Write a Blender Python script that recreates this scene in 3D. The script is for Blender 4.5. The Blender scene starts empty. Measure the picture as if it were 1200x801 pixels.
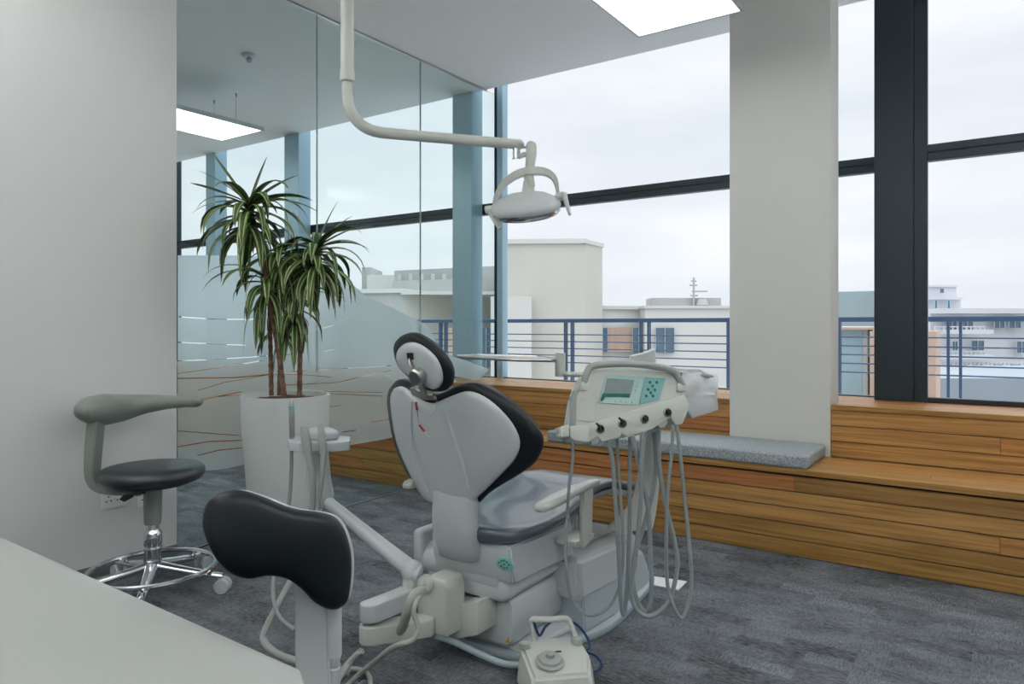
import bpy, bmesh, math, random
from mathutils import Vector, Matrix
random.seed(7)
S = bpy.context.scene
C = S.collection
PI = math.pi

# ------------------------------------------------------------------ camera, world, exposure
H = 1.2
YAW = math.radians(34.7)
FPX = 835.0
cd = bpy.data.cameras.new('camera'); cam = bpy.data.objects.new('camera', cd); C.objects.link(cam)
cam.location = (0, 0, H); cam.rotation_euler = (PI/2, 0, YAW)
cd.sensor_width = 36; cd.lens = 36*FPX/1200; cd.shift_y = -19.5/1200; cd.clip_start = .02; cd.clip_end = 600
S.camera = cam
S.view_settings.view_transform = 'Standard'; S.view_settings.look = 'None'
S.view_settings.gamma = 1; S.view_settings.use_curve_mapping = False
S.view_settings.exposure = 0.0
SKY = 1.12          # overcast sky brightness
ZENITH = 4.6        # an overcast sky is brighter overhead
PANEL = 3.0         # ceiling panel emission
UPLIGHT = 14.0       # strong upward fill, only on the added out-of-view panels

w = bpy.data.worlds.new('overcast'); S.world = w; w.use_nodes = True
nt = w.node_tree; nt.nodes.clear()
out = nt.nodes.new('ShaderNodeOutputWorld'); bg = nt.nodes.new('ShaderNodeBackground')
tc = nt.nodes.new('ShaderNodeTexCoord'); mp = nt.nodes.new('ShaderNodeMapping'); mp.inputs['Scale'].default_value = (1.2, 1.2, 5)
no = nt.nodes.new('ShaderNodeTexNoise'); no.inputs['Scale'].default_value = 1.6; no.inputs['Detail'].default_value = 5
cr = nt.nodes.new('ShaderNodeValToRGB')
cr.color_ramp.elements[0].position = .35; cr.color_ramp.elements[0].color = (.715, .765, .82, 1)
cr.color_ramp.elements[1].position = .72; cr.color_ramp.elements[1].color = (.91, .925, .935, 1)
bg.inputs['Strength'].default_value = SKY
nt.links.new(tc.outputs['Generated'], mp.inputs['Vector']); nt.links.new(mp.outputs[0], no.inputs['Vector'])
sz = nt.nodes.new('ShaderNodeSeparateXYZ'); mr = nt.nodes.new('ShaderNodeMapRange')
mr.inputs['From Min'].default_value = .40; mr.inputs['From Max'].default_value = .95; mr.inputs['To Min'].default_value = SKY; mr.inputs['To Max'].default_value = ZENITH
nt.links.new(tc.outputs['Generated'], sz.inputs[0]); nt.links.new(sz.outputs[2], mr.inputs[0]); nt.links.new(mr.outputs[0], bg.inputs['Strength'])
nt.links.new(no.outputs['Fac'], cr.inputs['Fac']); nt.links.new(cr.outputs[0], bg.inputs['Color']); nt.links.new(bg.outputs[0], out.inputs[0])

# ------------------------------------------------------------------ measuring helpers
RX, RY = math.cos(YAW), math.sin(YAW)
def P(px, py, d):
    "photo position and true depth in metres -> world point"
    r = (px-600)/FPX*d
    return Vector((RX*r-RY*d, RY*r+RX*d, H-(py-381)/FPX*d))
def ray(px, py): return P(px, py, 1)-Vector((0, 0, H))
def onX(px, py, X): v = ray(px, py); return Vector((0, 0, H))+v*(X/v.x)
def onY(px, py, Y): v = ray(px, py); return Vector((0, 0, H))+v*(Y/v.y)
def onZ(px, py, Z): v = ray(px, py); return Vector((0, 0, H))+v*((Z-H)/v.z)
def onP(px, py, o, n): v = ray(px, py); c = Vector((0, 0, H)); return c+v*((o-c).dot(n)/v.dot(n))

# ------------------------------------------------------------------ materials
M = {}
def mat(name, col, rough=.5, metal=0, spec=.5, coat=0, bump=0, bscale=50, var=0, vscale=8):
    m = bpy.data.materials.new(name); m.use_nodes = True; n = m.node_tree; b = n.nodes['Principled BSDF']
    b.inputs['Base Color'].default_value = (*col, 1); b.inputs['Roughness'].default_value = rough
    b.inputs['Metallic'].default_value = metal; b.inputs['Specular IOR Level'].default_value = spec
    b.inputs['Coat Weight'].default_value = coat; b.inputs['Coat Roughness'].default_value = .08
    t = n.nodes.new('ShaderNodeTexCoord')
    if bump:
        q = n.nodes.new('ShaderNodeTexNoise'); q.inputs['Scale'].default_value = bscale; q.inputs['Detail'].default_value = 3
        bp = n.nodes.new('ShaderNodeBump'); bp.inputs['Strength'].default_value = bump; bp.inputs['Distance'].default_value = .002
        n.links.new(t.outputs['Object'], q.inputs['Vector']); n.links.new(q.outputs['Fac'], bp.inputs['Height']); n.links.new(bp.outputs[0], b.inputs['Normal'])
    if var:
        q = n.nodes.new('ShaderNodeTexNoise'); q.inputs['Scale'].default_value = vscale; q.inputs['Detail'].default_value = 4
        r = n.nodes.new('ShaderNodeValToRGB')
        r.color_ramp.elements[0].position = .3; r.color_ramp.elements[1].position = .7
        r.color_ramp.elements[0].color = (*[c*(1-var) for c in col], 1); r.color_ramp.elements[1].color = (*[min(1, c*(1+var)) for c in col], 1)
        n.links.new(t.outputs['Object'], q.inputs['Vector']); n.links.new(q.outputs['Fac'], r.inputs['Fac']); n.links.new(r.outputs[0], b.inputs['Base Color'])
    M[name] = m; return m
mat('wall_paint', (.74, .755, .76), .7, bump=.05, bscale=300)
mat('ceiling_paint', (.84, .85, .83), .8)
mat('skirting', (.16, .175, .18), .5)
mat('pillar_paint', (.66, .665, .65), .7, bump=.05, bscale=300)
mat('white_plastic', (.55, .60, .625), .28, coat=.3, var=.02, vscale=3)
mat('offwhite_plastic', (.58, .61, .58), .35, coat=.15, var=.02, vscale=3)
mat('grey_plastic', (.38, .41, .40), .4, var=.03)
mat('blue_grey_plastic', (.40, .48, .52), .35)
mat('sage_plastic', (.25, .29, .262), .42, bump=.1, bscale=200)
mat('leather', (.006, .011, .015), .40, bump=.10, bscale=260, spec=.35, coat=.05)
mat('leather_sky_tint', (.055, .085, .11), .38, bump=.05, bscale=260, spec=1.0, coat=.45)  # same dark leather; sky reflection painted in as a lighter blue base
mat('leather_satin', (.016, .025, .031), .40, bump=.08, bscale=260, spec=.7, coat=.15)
mat('chrome', (.75, .77, .8), .12, metal=1, bump=.01)
mat('steel', (.5, .49, .47), .3, metal=1, bump=.02)
mat('seam_grey', (.36, .43, .43), .4, bump=.02)
mat('black', (.015, .017, .02), .4, bump=.02)
mat('dark_gap', (.02, .02, .022), .8, bump=.02)
mat('hose_grey', (.30, .35, .36), .42, bump=.05)
mat('hose_light', (.42, .44, .41), .45, bump=.05)
mat('blue_cable', (.015, .05, .16), .4, bump=.02)
mat('red_plastic', (.45, .008, .02), .35, bump=.02)
mat('teal_panel', (.22, .47, .47), .4, var=.03)
mat('teal_dark', (.01, .16, .13), .4, var=.05)
mat('pale_panel', (.42, .60, .58), .4, var=.03)
mat('screen', (.27, .33, .34), .25, var=.06, vscale=30)
mat('yellow_label', (.55, .33, .02), .5, bump=.02)
mat('frame_metal', (.022, .036, .048), .38, metal=.3, bump=.03, bscale=100)
mat('mullion_blue', (.36, .52, .62), .35, metal=.3, bump=.03, bscale=100)
mat('rail_blue', (.03, .065, .12), .4, bump=.03)
mat('pot_white', (.60, .65, .65), .3, coat=.3, var=.02)
mat('soil', (.10, .05, .03), .95, bump=1, bscale=60, var=.5, vscale=60)
mat('counter_white', (.44, .465, .455), .30, coat=.1, var=.01)
mat('socket_white', (.88, .88, .86), .35, var=.02)
mat('terrace', (.62, .69, .75), .6, var=.12, vscale=1.5)
mat('ren_beige', (.50, .49, .44), .9, var=.06, vscale=.3)
mat('ren_pale', (.56, .56, .53), .9, var=.05, vscale=.3)
mat('ren_white', (.56, .57, .60), .9, var=.05, vscale=.3)
mat('ren_grey', (.38, .38, .37), .9, var=.15, vscale=.4)
mat('brick_pink', (.48, .34, .26), .9, var=.15, vscale=.8)
mat('roof_metal', (.24, .28, .31), .6, var=.08, vscale=.3)
mat('pane_dark', (.10, .15, .19), .2, var=.2, vscale=1)
mat('teal_grey', (.28, .37, .39), .5, var=.08, vscale=2)
mat('clear_plastic_wrap', (.74, .82, .84), .12, coat=.8, bump=1.2, bscale=18)
mat('paper', (.82, .84, .86), .5, var=.01)

def emis(name, col, s):
    m = bpy.data.materials.new(name); m.use_nodes = True; n = m.node_tree; b = n.nodes['Principled BSDF']
    b.inputs['Base Color'].default_value = (.9, .9, .9, 1)
    b.inputs['Emission Color'].default_value = (*col, 1); b.inputs['Emission Strength'].default_value = s; M[name] = m
emis('panel_light', (1, .985, .955), PANEL); emis('fill_uplight', (1, .985, .955), UPLIGHT)

def glass(name, tint, refl=1.0):
    m = bpy.data.materials.new(name); m.use_nodes = True; n = m.node_tree; n.nodes.clear()
    o = n.nodes.new('ShaderNodeOutputMaterial'); mx = n.nodes.new('ShaderNodeMixShader')
    t = n.nodes.new('ShaderNodeBsdfTransparent'); t.inputs['Color'].default_value = (*tint, 1)
    g = n.nodes.new('ShaderNodeBsdfGlossy'); g.inputs['Roughness'].default_value = 0.0
    g.inputs['Color'].default_value = (.95, 1, 1, 1)
    f = n.nodes.new('ShaderNodeLayerWeight'); f.inputs['Blend'].default_value = .12
    mu = n.nodes.new('ShaderNodeMath'); mu.operation = 'MULTIPLY'; mu.inputs[1].default_value = refl
    n.links.new(f.outputs['Fresnel'], mu.inputs[0]); n.links.new(mu.outputs[0], mx.inputs[0])
    n.links.new(t.outputs[0], mx.inputs[1]); n.links.new(g.outputs[0], mx.inputs[2]); n.links.new(mx.outputs[0], o.inputs[0])
    M[name] = m
glass('window_glass', (.985, .99, 1.0), .5)
glass('partition_glass', (.925, .975, .97), .6)

def wood(name, base, dark, axis='x'):
    m = bpy.data.materials.new(name); m.use_nodes = True; n = m.node_tree; b = n.nodes['Principled BSDF']
    b.inputs['Roughness'].default_value = .42; b.inputs['Specular IOR Level'].default_value = .4
    t = n.nodes.new('ShaderNodeTexCoord'); mpn = n.nodes.new('ShaderNodeMapping')
    mpn.inputs['Scale'].default_value = (.7, 22, 22)
    geo = n.nodes.new('ShaderNodeNewGeometry'); cmb = n.nodes.new('ShaderNodeCombineXYZ')
    mm = n.nodes.new('ShaderNodeMath'); mm.operation = 'MULTIPLY'; mm.inputs[1].default_value = 37
    n.links.new(geo.outputs['Random Per Island'], mm.inputs[0])
    for i in range(3): n.links.new(mm.outputs[0], cmb.inputs[i])
    n.links.new(t.outputs['Object'], mpn.inputs['Vector']); n.links.new(cmb.outputs[0], mpn.inputs['Location'])
    q = n.nodes.new('ShaderNodeTexNoise'); q.inputs['Scale'].default_value = 2.2; q.inputs['Detail'].default_value = 8; q.inputs['Distortion'].default_value = .9
    n.links.new(mpn.outputs[0], q.inputs['Vector'])
    r = n.nodes.new('ShaderNodeValToRGB'); r.color_ramp.elements[0].position = .36; r.color_ramp.elements[1].position = .62
    r.color_ramp.elements[0].color = (*dark, 1); r.color_ramp.elements[1].color = (*base, 1)
    n.links.new(q.outputs['Fac'], r.inputs['Fac'])
    r2 = n.nodes.new('ShaderNodeValToRGB'); r2.color_ramp.interpolation = 'CONSTANT'
    cols = [(1, 1, 1), (.84, .86, .80), (1.12, 1.02, .94), (1.0, .78, .80), (.92, .96, .85), (1.08, 1.1, 1.05)]
    while len(r2.color_ramp.elements) < len(cols): r2.color_ramp.elements.new(.5)
    for i, c in enumerate(cols): r2.color_ramp.elements[i].position = i/len(cols); r2.color_ramp.elements[i].color = (*c, 1)
    n.links.new(geo.outputs['Random Per Island'], r2.inputs['Fac'])
    mx = n.nodes.new('ShaderNodeMix'); mx.data_type = 'RGBA'; mx.blend_type = 'MULTIPLY'; mx.inputs[0].default_value = 1
    n.links.new(r.outputs[0], mx.inputs[6]); n.links.new(r2.outputs[0], mx.inputs[7]); n.links.new(mx.outputs[2], b.inputs['Base Color'])
    bp = n.nodes.new('ShaderNodeBump'); bp.inputs['Strength'].default_value = .15; bp.inputs['Distance'].default_value = .001
    n.links.new(q.outputs['Fac'], bp.inputs['Height']); n.links.new(bp.outputs[0], b.inputs['Normal'])
    M[name] = m
wood('oak', (.52, .285, .10), (.315, .15, .047))

def carpet():
    m = bpy.data.materials.new('carpet'); m.use_nodes = True; n = m.node_tree; b = n.nodes['Principled BSDF']; L = n.links.new
    b.inputs['Roughness'].default_value = .95; b.inputs['Specular IOR Level'].default_value = .1
    t = n.nodes.new('ShaderNodeTexCoord')
    # short dashes woven across and along, in small blocks
    br = n.nodes.new('ShaderNodeTexBrick'); br.inputs['Scale'].default_value = 1.0
    br.inputs['Brick Width'].default_value = .25; br.inputs['Row Height'].default_value = .085; br.offset = .37; br.inputs['Mortar Size'].default_value = 0
    br.inputs['Color1'].default_value = (0, 0, 0, 1); br.inputs['Color2'].default_value = (1, 1, 1, 1)
    L(t.outputs['Object'], br.inputs['Vector'])
    def nz(sc, scale, det=2):
        mp = n.nodes.new('ShaderNodeMapping'); mp.inputs['Scale'].default_value = sc
        q = n.nodes.new('ShaderNodeTexNoise'); q.inputs['Scale'].default_value = scale; q.inputs['Detail'].default_value = det
        L(t.outputs['Object'], mp.inputs[0]); L(mp.outputs[0], q.inputs['Vector']); return q.outputs['Fac']
    a = nz((34, 150, 1), 1, 1); c = nz((150, 34, 1), 1, 1); big = nz((1, 1.6, 1), 6, 3); fine = nz((1, 1, 1), 260, 1)
    def mix(f, x, y):
        k = n.nodes.new('ShaderNodeMix'); k.data_type = 'FLOAT'
        if hasattr(f, 'links'): L(f, k.inputs[0])
        else: k.inputs[0].default_value = f
        L(x, k.inputs[2]); L(y, k.inputs[3]); return k.outputs[0]
    sel = n.nodes.new('ShaderNodeSeparateColor'); L(br.outputs['Color'], sel.inputs[0])
    k1 = mix(sel.outputs[0], a, c); k2 = mix(.30, k1, fine); k3 = mix(.30, k2, big); k4 = mix(.11, k3, sel.outputs[0])
    r = n.nodes.new('ShaderNodeValToRGB'); r.color_ramp.elements[0].position = .33; r.color_ramp.elements[1].position = .66
    r.color_ramp.elements[0].color = (.032, .037, .042, 1); r.color_ramp.elements[1].color = (.25, .27, .295, 1)
    L(k4, r.inputs['Fac']); L(r.outputs[0], b.inputs['Base Color'])
    bp = n.nodes.new('ShaderNodeBump'); bp.inputs['Strength'].default_value = .5; bp.inputs['Distance'].default_value = .003
    L(k2, bp.inputs['Height']); L(bp.outputs[0], b.inputs['Normal']); M['carpet'] = m
carpet()

def felt():
    m = mat('felt', (.30, .35, .37), .95); n = m.node_tree; b = n.nodes['Principled BSDF']
    t = n.nodes.new('ShaderNodeTexCoord'); q = n.nodes.new('ShaderNodeTexNoise'); q.inputs['Scale'].default_value = 220; q.inputs['Detail'].default_value = 3
    r = n.nodes.new('ShaderNodeValToRGB'); r.color_ramp.elements[0].position = .35; r.color_ramp.elements[1].position = .65
    r.color_ramp.elements[0].color = (.17, .20, .22, 1); r.color_ramp.elements[1].color = (.50, .55, .58, 1)
    n.links.new(t.outputs['Object'], q.inputs['Vector']); n.links.new(q.outputs['Fac'], r.inputs['Fac']); n.links.new(r.outputs[0], b.inputs['Base Color'])
felt()

def leafmat():
    m = mat('leaf', (.04, .12, .02), .42); n = m.node_tree; b = n.nodes['Principled BSDF']; L = n.links.new
    uv = n.nodes.new('ShaderNodeUVMap'); s = n.nodes.new('ShaderNodeSeparateXYZ'); L(uv.outputs[0], s.inputs[0])
    r = n.nodes.new('ShaderNodeValToRGB'); e = r.color_ramp.elements
    while len(e) < 8: e.new(.5)
    for i, (p, c) in enumerate([(0, (.035, .10, .02)), (.10, (.05, .13, .03)), (.15, (.50, .55, .24)), (.25, (.46, .52, .22)), (.30, (.035, .10, .02)), (.70, (.03, .085, .018)), (.76, (.50, .55, .24)), (.9, (.04, .12, .02))]):
        e[i].position = p; e[i].color = (*c, 1)
    L(s.outputs[0], r.inputs['Fac']); L(r.outputs[0], b.inputs['Base Color'])
leafmat()
mat('bark', (.17, .10, .06), .9, bump=1, bscale=40, var=.5, vscale=40)

def filmmat(segs):
    "frosted privacy film with thin clear streaks cut out of it"
    m = bpy.data.materials.new('frost_film'); m.use_nodes = True; n = m.node_tree; n.nodes.clear(); L = n.links.new
    o = n.nodes.new('ShaderNodeOutputMaterial'); mx = n.nodes.new('ShaderNodeMixShader')
    tr = n.nodes.new('ShaderNodeBsdfTransparent'); tr.inputs[0].default_value = (1, 1, 1, 1)
    tl = n.nodes.new('ShaderNodeBsdfTranslucent'); tl.inputs[0].default_value = (.86, .95, .97, 1)
    rf = n.nodes.new('ShaderNodeBsdfRefraction'); rf.inputs['Color'].default_value = (.80, .93, .96, 1); rf.inputs['Roughness'].default_value = .62; rf.inputs['IOR'].default_value = 1.18
    m0 = n.nodes.new('ShaderNodeMixShader'); m0.inputs[0].default_value = .62; L(tl.outputs[0], m0.inputs[1]); L(rf.outputs[0], m0.inputs[2])
    df = n.nodes.new('ShaderNodeBsdfDiffuse'); df.inputs[0].default_value = (.70, .76, .78, 1)
    m1 = n.nodes.new('ShaderNodeMixShader'); m1.inputs[0].default_value = .22; L(m0.outputs[0], m1.inputs[1]); L(df.outputs[0], m1.inputs[2])
    m2 = n.nodes.new('ShaderNodeMixShader'); m2.inputs[0].default_value = .05; L(m1.outputs[0], m2.inputs[1]); L(tr.outputs[0], m2.inputs[2])
    g = n.nodes.new('ShaderNodeNewGeometry'); sp = n.nodes.new('ShaderNodeSeparateXYZ'); L(g.outputs['Position'], sp.inputs[0])
    Y, Z = sp.outputs[1], sp.outputs[2]
    def op(k, a, b_=None, c=None):
        q = n.nodes.new('ShaderNodeMath'); q.operation = k
        for i, v in enumerate([a, b_, c]):
            if v is None: continue
            if hasattr(v, 'links'): L(v, q.inputs[i])
            else: q.inputs[i].default_value = v
        return q.outputs[0]
    tot = None
    for (y0, z0, y1, z1, wd) in segs:
        sl = (z1-z0)/(y1-y0)
        ln = op('MULTIPLY_ADD', Y, sl, z0-sl*y0); d = op('COMPARE', Z, ln, wd)
        rg = op('COMPARE', Y, (y0+y1)/2, abs(y1-y0)/2); k = op('MULTIPLY', d, rg)
        tot = k if tot is None else op('MAXIMUM', tot, k)
    L(tot, mx.inputs[0]); L(m2.outputs[0], mx.inputs[1]); L(tr.outputs[0], mx.inputs[2]); L(mx.outputs[0], o.inputs[0])
    M['frost_film'] = m

# ------------------------------------------------------------------ mesh helpers (world coordinates in, local meshes out)
def bmn(): return bmesh.new()
def box(bm, x0, x1, y0, y1, z0, z1, bev=0, seg=2, mtx=None):
    g = bmesh.ops.create_cube(bm, size=1)
    vs = g['verts']
    for v in vs: v.co = Vector(((x0+x1)/2+v.co.x*(x1-x0), (y0+y1)/2+v.co.y*(y1-y0), (z0+z1)/2+v.co.z*(z1-z0)))
    if mtx is not None:
        for v in vs: v.co = mtx @ v.co
    if bev:
        es = list({e for v in vs for e in v.link_edges})
        bmesh.ops.bevel(bm, geom=es, offset=bev, segments=seg, affect='EDGES', profile=.5)
    return bm
def catmull(pts, n=6):
    pts = [Vector(p) for p in pts]
    if len(pts) < 3: return pts
    o = []
    for i in range(len(pts)-1):
        p0 = pts[i-1] if i else pts[0]*2-pts[1]; p1 = pts[i]; p2 = pts[i+1]; p3 = pts[i+2] if i+2 < len(pts) else pts[-1]*2-pts[-2]
        for k in range(n):
            t = k/n; o.append(.5*((2*p1)+(p2-p0)*t+(2*p0-5*p1+4*p2-p3)*t*t+(3*p1-p0-3*p2+p3)*t**3))
    o.append(pts[-1]); return o
def tube(bm, pts, r, seg=10, smooth=6, closed=False, flat=1.0):
    "swept round tube; r number or list per control point; flat squashes one axis"
    cp = [Vector(p) for p in pts]; m = len(cp)
    if smooth: path = catmull(cp, smooth)
    else: path = cp
    N = len(path)
    def rad(i):
        if not isinstance(r, (list, tuple)): return r
        t = i/(N-1)*(m-1); a = min(int(t), m-2); return r[a]+(r[a+1]-r[a])*(t-a)
    rings = []; up = None
    for i, p in enumerate(path):
        if closed: tg = (path[(i+1) % N]-path[i-1])
        else: tg = path[min(i+1, N-1)]-path[max(i-1, 0)]
        if tg.length < 1e-9: tg = Vector((0, 0, 1))
        tg.normalize()
        if up is None:
            up = Vector((0, 0, 1)) if abs(tg.z) < .9 else Vector((1, 0, 0))
        up = (up-tg*up.dot(tg)).normalized(); sd = tg.cross(up)
        rr = rad(i)
        rings.append([bm.verts.new(p+(sd*math.cos(2*PI*k/seg)+up*math.sin(2*PI*k/seg)*flat)*rr) for k in range(seg)])
    R = rings+([rings[0]] if closed else [])
    for a, b in zip(R[:-1], R[1:]):
        for k in range(seg): bm.faces.new((a[k], a[(k+1) % seg], b[(k+1) % seg], b[k]))
    if not closed:
        bm.faces.new(list(reversed(rings[0]))); bm.faces.new(rings[-1])
    return bm
def loft(bm, rings, cap=True):
    R = [[bm.verts.new(Vector(p)) for p in ring] for ring in rings]; n = len(R[0])
    for a, b in zip(R[:-1], R[1:]):
        for k in range(n): bm.faces.new((a[k], a[(k+1) % n], b[(k+1) % n], b[k]))
    if cap: bm.faces.new(list(reversed(R[0]))); bm.faces.new(R[-1])
    return bm
def lathe(bm, prof, c=(0, 0, 0), axis=(0, 0, 1), seg=28):
    "prof: list of (radius, height along axis)"
    c = Vector(c); ax = Vector(axis).normalized(); q = Vector((0, 0, 1)).rotation_difference(ax)
    rings = [[c+q @ Vector((max(r, 1e-4)*math.cos(2*PI*k/seg), max(r, 1e-4)*math.sin(2*PI*k/seg), h)) for k in range(seg)] for r, h in prof]
    return loft(bm, rings)
def cyl(bm, a, b, r, r2=None, seg=20):
    a = Vector(a); b = Vector(b); L = (b-a).length; r2 = r if r2 is None else r2; e = min(r, r2, L)*.12
    return lathe(bm, [(r-e, 0), (r, e), (r2, L-e), (r2-e, L)], a, b-a, seg)
def ell(bm, c, rx, ry, rz, q=None, seg=24, rings=14):
    g = bmesh.ops.create_uvsphere(bm, u_segments=seg, v_segments=rings, radius=1)
    for v in g['verts']:
        p = Vector((v.co.x*rx, v.co.y*ry, v.co.z*rz)); p = q @ p if q is not None else p; v.co = Vector(c)+p
    return bm
def prism(bm, pts, ext, bev=0, seg=2):
    "polygon of 3D points pushed along ext"
    ext = Vector(ext); a = [bm.verts.new(Vector(p)) for p in pts]; b = [bm.verts.new(Vector(p)+ext) for p in pts]; n = len(a)
    f = [bm.faces.new(a), bm.faces.new(list(reversed(b)))]
    for k in range(n): f.append(bm.faces.new((a[k], b[k], b[(k+1) % n], a[(k+1) % n])))
    bmesh.ops.recalc_face_normals(bm, faces=f)
    if bev:
        es = list({e for v in a+b for e in v.link_edges})
        bmesh.ops.bevel(bm, geom=es, offset=bev, segments=seg, affect='EDGES', profile=.5, clamp_overlap=True)
    return bm
def rot(a, ax): return Matrix.Rotation(a, 4, ax)
def smoothpoly(pts, n=5):
    P_ = [Vector(p) for p in pts]; N = len(P_); o = []
    for i in range(N):
        p0, p1, p2, p3 = P_[i-1], P_[i], P_[(i+1) % N], P_[(i+2) % N]
        for k in range(n):
            t = k/n; o.append(.5*((2*p1)+(p2-p0)*t+(2*p0-5*p1+4*p2-p3)*t*t+(3*p1-p0-3*p2+p3)*t**3))
    return o

def fin(name, bm, m, parent=None, sharp=35, bevel=None):
    me = bpy.data.meshes.new(name)
    bmesh.ops.recalc_face_normals(bm, faces=bm.faces)
    bm.to_mesh(me); bm.free(); me.materials.append(M[m] if isinstance(m, str) else m)
    me.shade_smooth(); me.set_sharp_from_angle(angle=math.radians(sharp))
    o = bpy.data.objects.new(name, me); C.objects.link(o)
    if parent is not None:
        o.parent = parent
        off = parent_world(parent); me.transform(Matrix.Translation(-off))
    else:
        # origin at the foot of the mesh
        xs = [v.co for v in me.vertices]; lo = Vector([min(c[i] for c in xs) for i in range(3)]); hi = Vector([max(c[i] for c in xs) for i in range(3)])
        off = Vector(((lo.x+hi.x)/2, (lo.y+hi.y)/2, lo.z)); me.transform(Matrix.Translation(-off)); o.location = off
    return o
def parent_world(o):
    p = Vector(o.location)
    while o.parent: o = o.parent; p += Vector(o.location)
    return p
def thing(name, label, cat, loc, group=None):
    o = bpy.data.objects.new(name, None); C.objects.link(o); o.location = loc; o.empty_display_size = .1
    o['label'] = label; o['category'] = cat
    if group: o['group'] = group
    return o
def tag(o, label, cat, group=None, kind=None):
    o['label'] = label; o['category'] = cat
    if group: o['group'] = group
    if kind: o['kind'] = kind
    return o
def struct(name, bm, m, label, cat, parent=None, sharp=35):
    o = fin(name, bm, m, parent, sharp)
    if parent is None: o['kind'] = 'structure'; tag(o, label, cat)
    return o
def sthing(name, label, cat, loc):
    o = thing(name, label, cat, loc); o['kind'] = 'structure'; return o
def copy_tree(o, parent=None):
    c = o.copy(); C.objects.link(c)
    if parent is not None: c.parent = parent
    for ch in list(o.children):
        copy_tree(ch, c)
    return c

# ------------------------------------------------------------------ room shell
XG = -3.58; XR = 3.3; XF = -10.0; YB = -2.6
ZC = 3.18; YC = 4.80; YW = 4.97; YS = 4.34; YF = 3.868
ZSEAT = .457; ZSILL = .751

b = bmn(); box(b, XF, XR, YB, 5.1, -.12, 0); struct('floor', b, 'carpet', 'dark grey carpet with small woven blocks under the chair', 'floor')
b = bmn(); box(b, XF, XR, YB, YC, ZC, ZC+.15); struct('ceiling', b, 'ceiling_paint', 'plain pale grey flat ceiling', 'ceiling')
b = bmn(); box(b, XF, XR, YC, 5.1, 3.85, 4.0); struct('trim_1', b, 'ceiling_paint', 'head of the tall windows above the ceiling edge', 'trim')
b = bmn(); box(b, XG-.12, XG, YB, 2.075, 0, ZC-.001); struct('wall_left', b, 'wall_paint', 'plain white wall on the left beside the glass partition', 'wall')
b = bmn(); box(b, XG+.0005, XG+.012, YB, 2.075, 0.0, .052, .002); struct('baseboard_left', b, 'skirting', 'low dark grey skirting along the left white wall', 'baseboard')
b = bmn(); box(b, XF, XR, YB-.15, YB, 0, ZC); struct('wall_back', b, 'wall_paint', 'white wall behind the camera', 'wall')
b = bmn(); box(b, XR, XR+.15, YB-.15, 5.1, 0, 4.0); struct('wall_right', b, 'wall_paint', 'white wall at the right end of the room', 'wall')
b = bmn(); box(b, XF-.15, XF, YB-.15, 5.1, 0, 4.0); struct('wall_far', b, 'wall_paint', 'white end wall of the room beyond the glass', 'wall')
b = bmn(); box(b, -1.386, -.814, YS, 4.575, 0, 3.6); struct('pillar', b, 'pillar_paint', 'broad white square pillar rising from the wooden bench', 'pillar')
b = bmn(); box(b, XF, XR, 4.90, 5.1, 0, ZSILL-.03); struct('wall_window', b, 'wall_paint', 'low wall below the windows behind the bench', 'wall')

# glass partition in three sheets, the last one notched round the bench
prt = sthing('glass_partition', 'frameless green-tinted glass partition with a frosted wave film', 'glass wall', (XG, 3.5, 0))
ys = [2.078, 3.008, 3.978, YC+.12]
prof3 = [(ys[0], 0.004), (ys[1]-.003, 0.004), (ys[1]-.003, ZC-.01), (ys[0], ZC-.01)]
def sheet(pf):
    bb = bmn(); prism(bb, [(XG-.012, y, z) for y, z in pf], (.012, 0, 0)); return fin('glass_pane', bb, 'partition_glass', prt)
sheet(prof3)
sheet([(ys[1]+.003, .004), (YF-.03, .004), (YF-.03, ZSEAT+.004), (ys[2]-.003, ZSEAT+.004), (ys[2]-.003, ZC-.01), (ys[1]+.003, ZC-.01)])
sheet([(ys[2]+.003, ZSEAT+.004), (YS-.02, ZSEAT+.004), (YS-.02, ZSILL+.004), (ys[3], ZSILL+.004), (ys[3], ZC-.01), (ys[2]+.003, ZC-.01)])
b = bmn(); box(b, XG-.014, XG+.002, 2.078, YC, ZC-.014, ZC-.001); fin('top_channel', b, 'steel', prt)
b = bmn(); box(b, XG-.014, XG+.002, 2.078, YF, .0, .006); fin('floor_channel', b, 'skirting', prt)
for yy in ys[1:3]:
    b = bmn(); box(b, XG-.012, XG+.0003, yy-.0018, yy+.0018, .006 if yy < 3.5 else ZSEAT+.004, ZC-.015); fin('glass_joint', b, 'seam_grey', prt)
# film
XFM = XG+.0015
def yz(px, py): p = onX(px, py, XFM); return (p.y, p.z)
top = [(208, 299), (300, 300), (360, 305), (398, 320), (430, 347), (467, 364), (500, 382), (514, 405), (526, 415), (545, 422), (570, 431)]
bot = [(573, 433), (560, 446), (530, 440), (545, 462), (520, 490), (464, 511), (411, 521), (350, 532), (290, 543), (256, 550), (208, 553)]
t3 = catmull([Vector((0, *yz(*p))) for p in top], 5); b3 = catmull([Vector((0, *yz(*p))) for p in bot[4:]], 5)
pf = [(XFM, max(v.y, 2.08), v.z) for v in t3]+[(XFM, *yz(*p)) for p in bot[:4]]+[(XFM, max(v.y, 2.08), v.z) for v in b3]
st = []
def sk(pts, wd=.004):
    q = [yz(200+x/3.178, 300+y/3.178) for x, y in pts]
    for a, c in zip(q[:-1], q[1:]): st.append((a[0], a[1], c[0], c[1], wd))
sk([(30, 225), (150, 234), (345, 236)], 0.0031); sk([(25, 320), (80, 323), (280, 332)], 0.0025); sk([(25, 390), (150, 385), (460, 365)], 0.0022)
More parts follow.
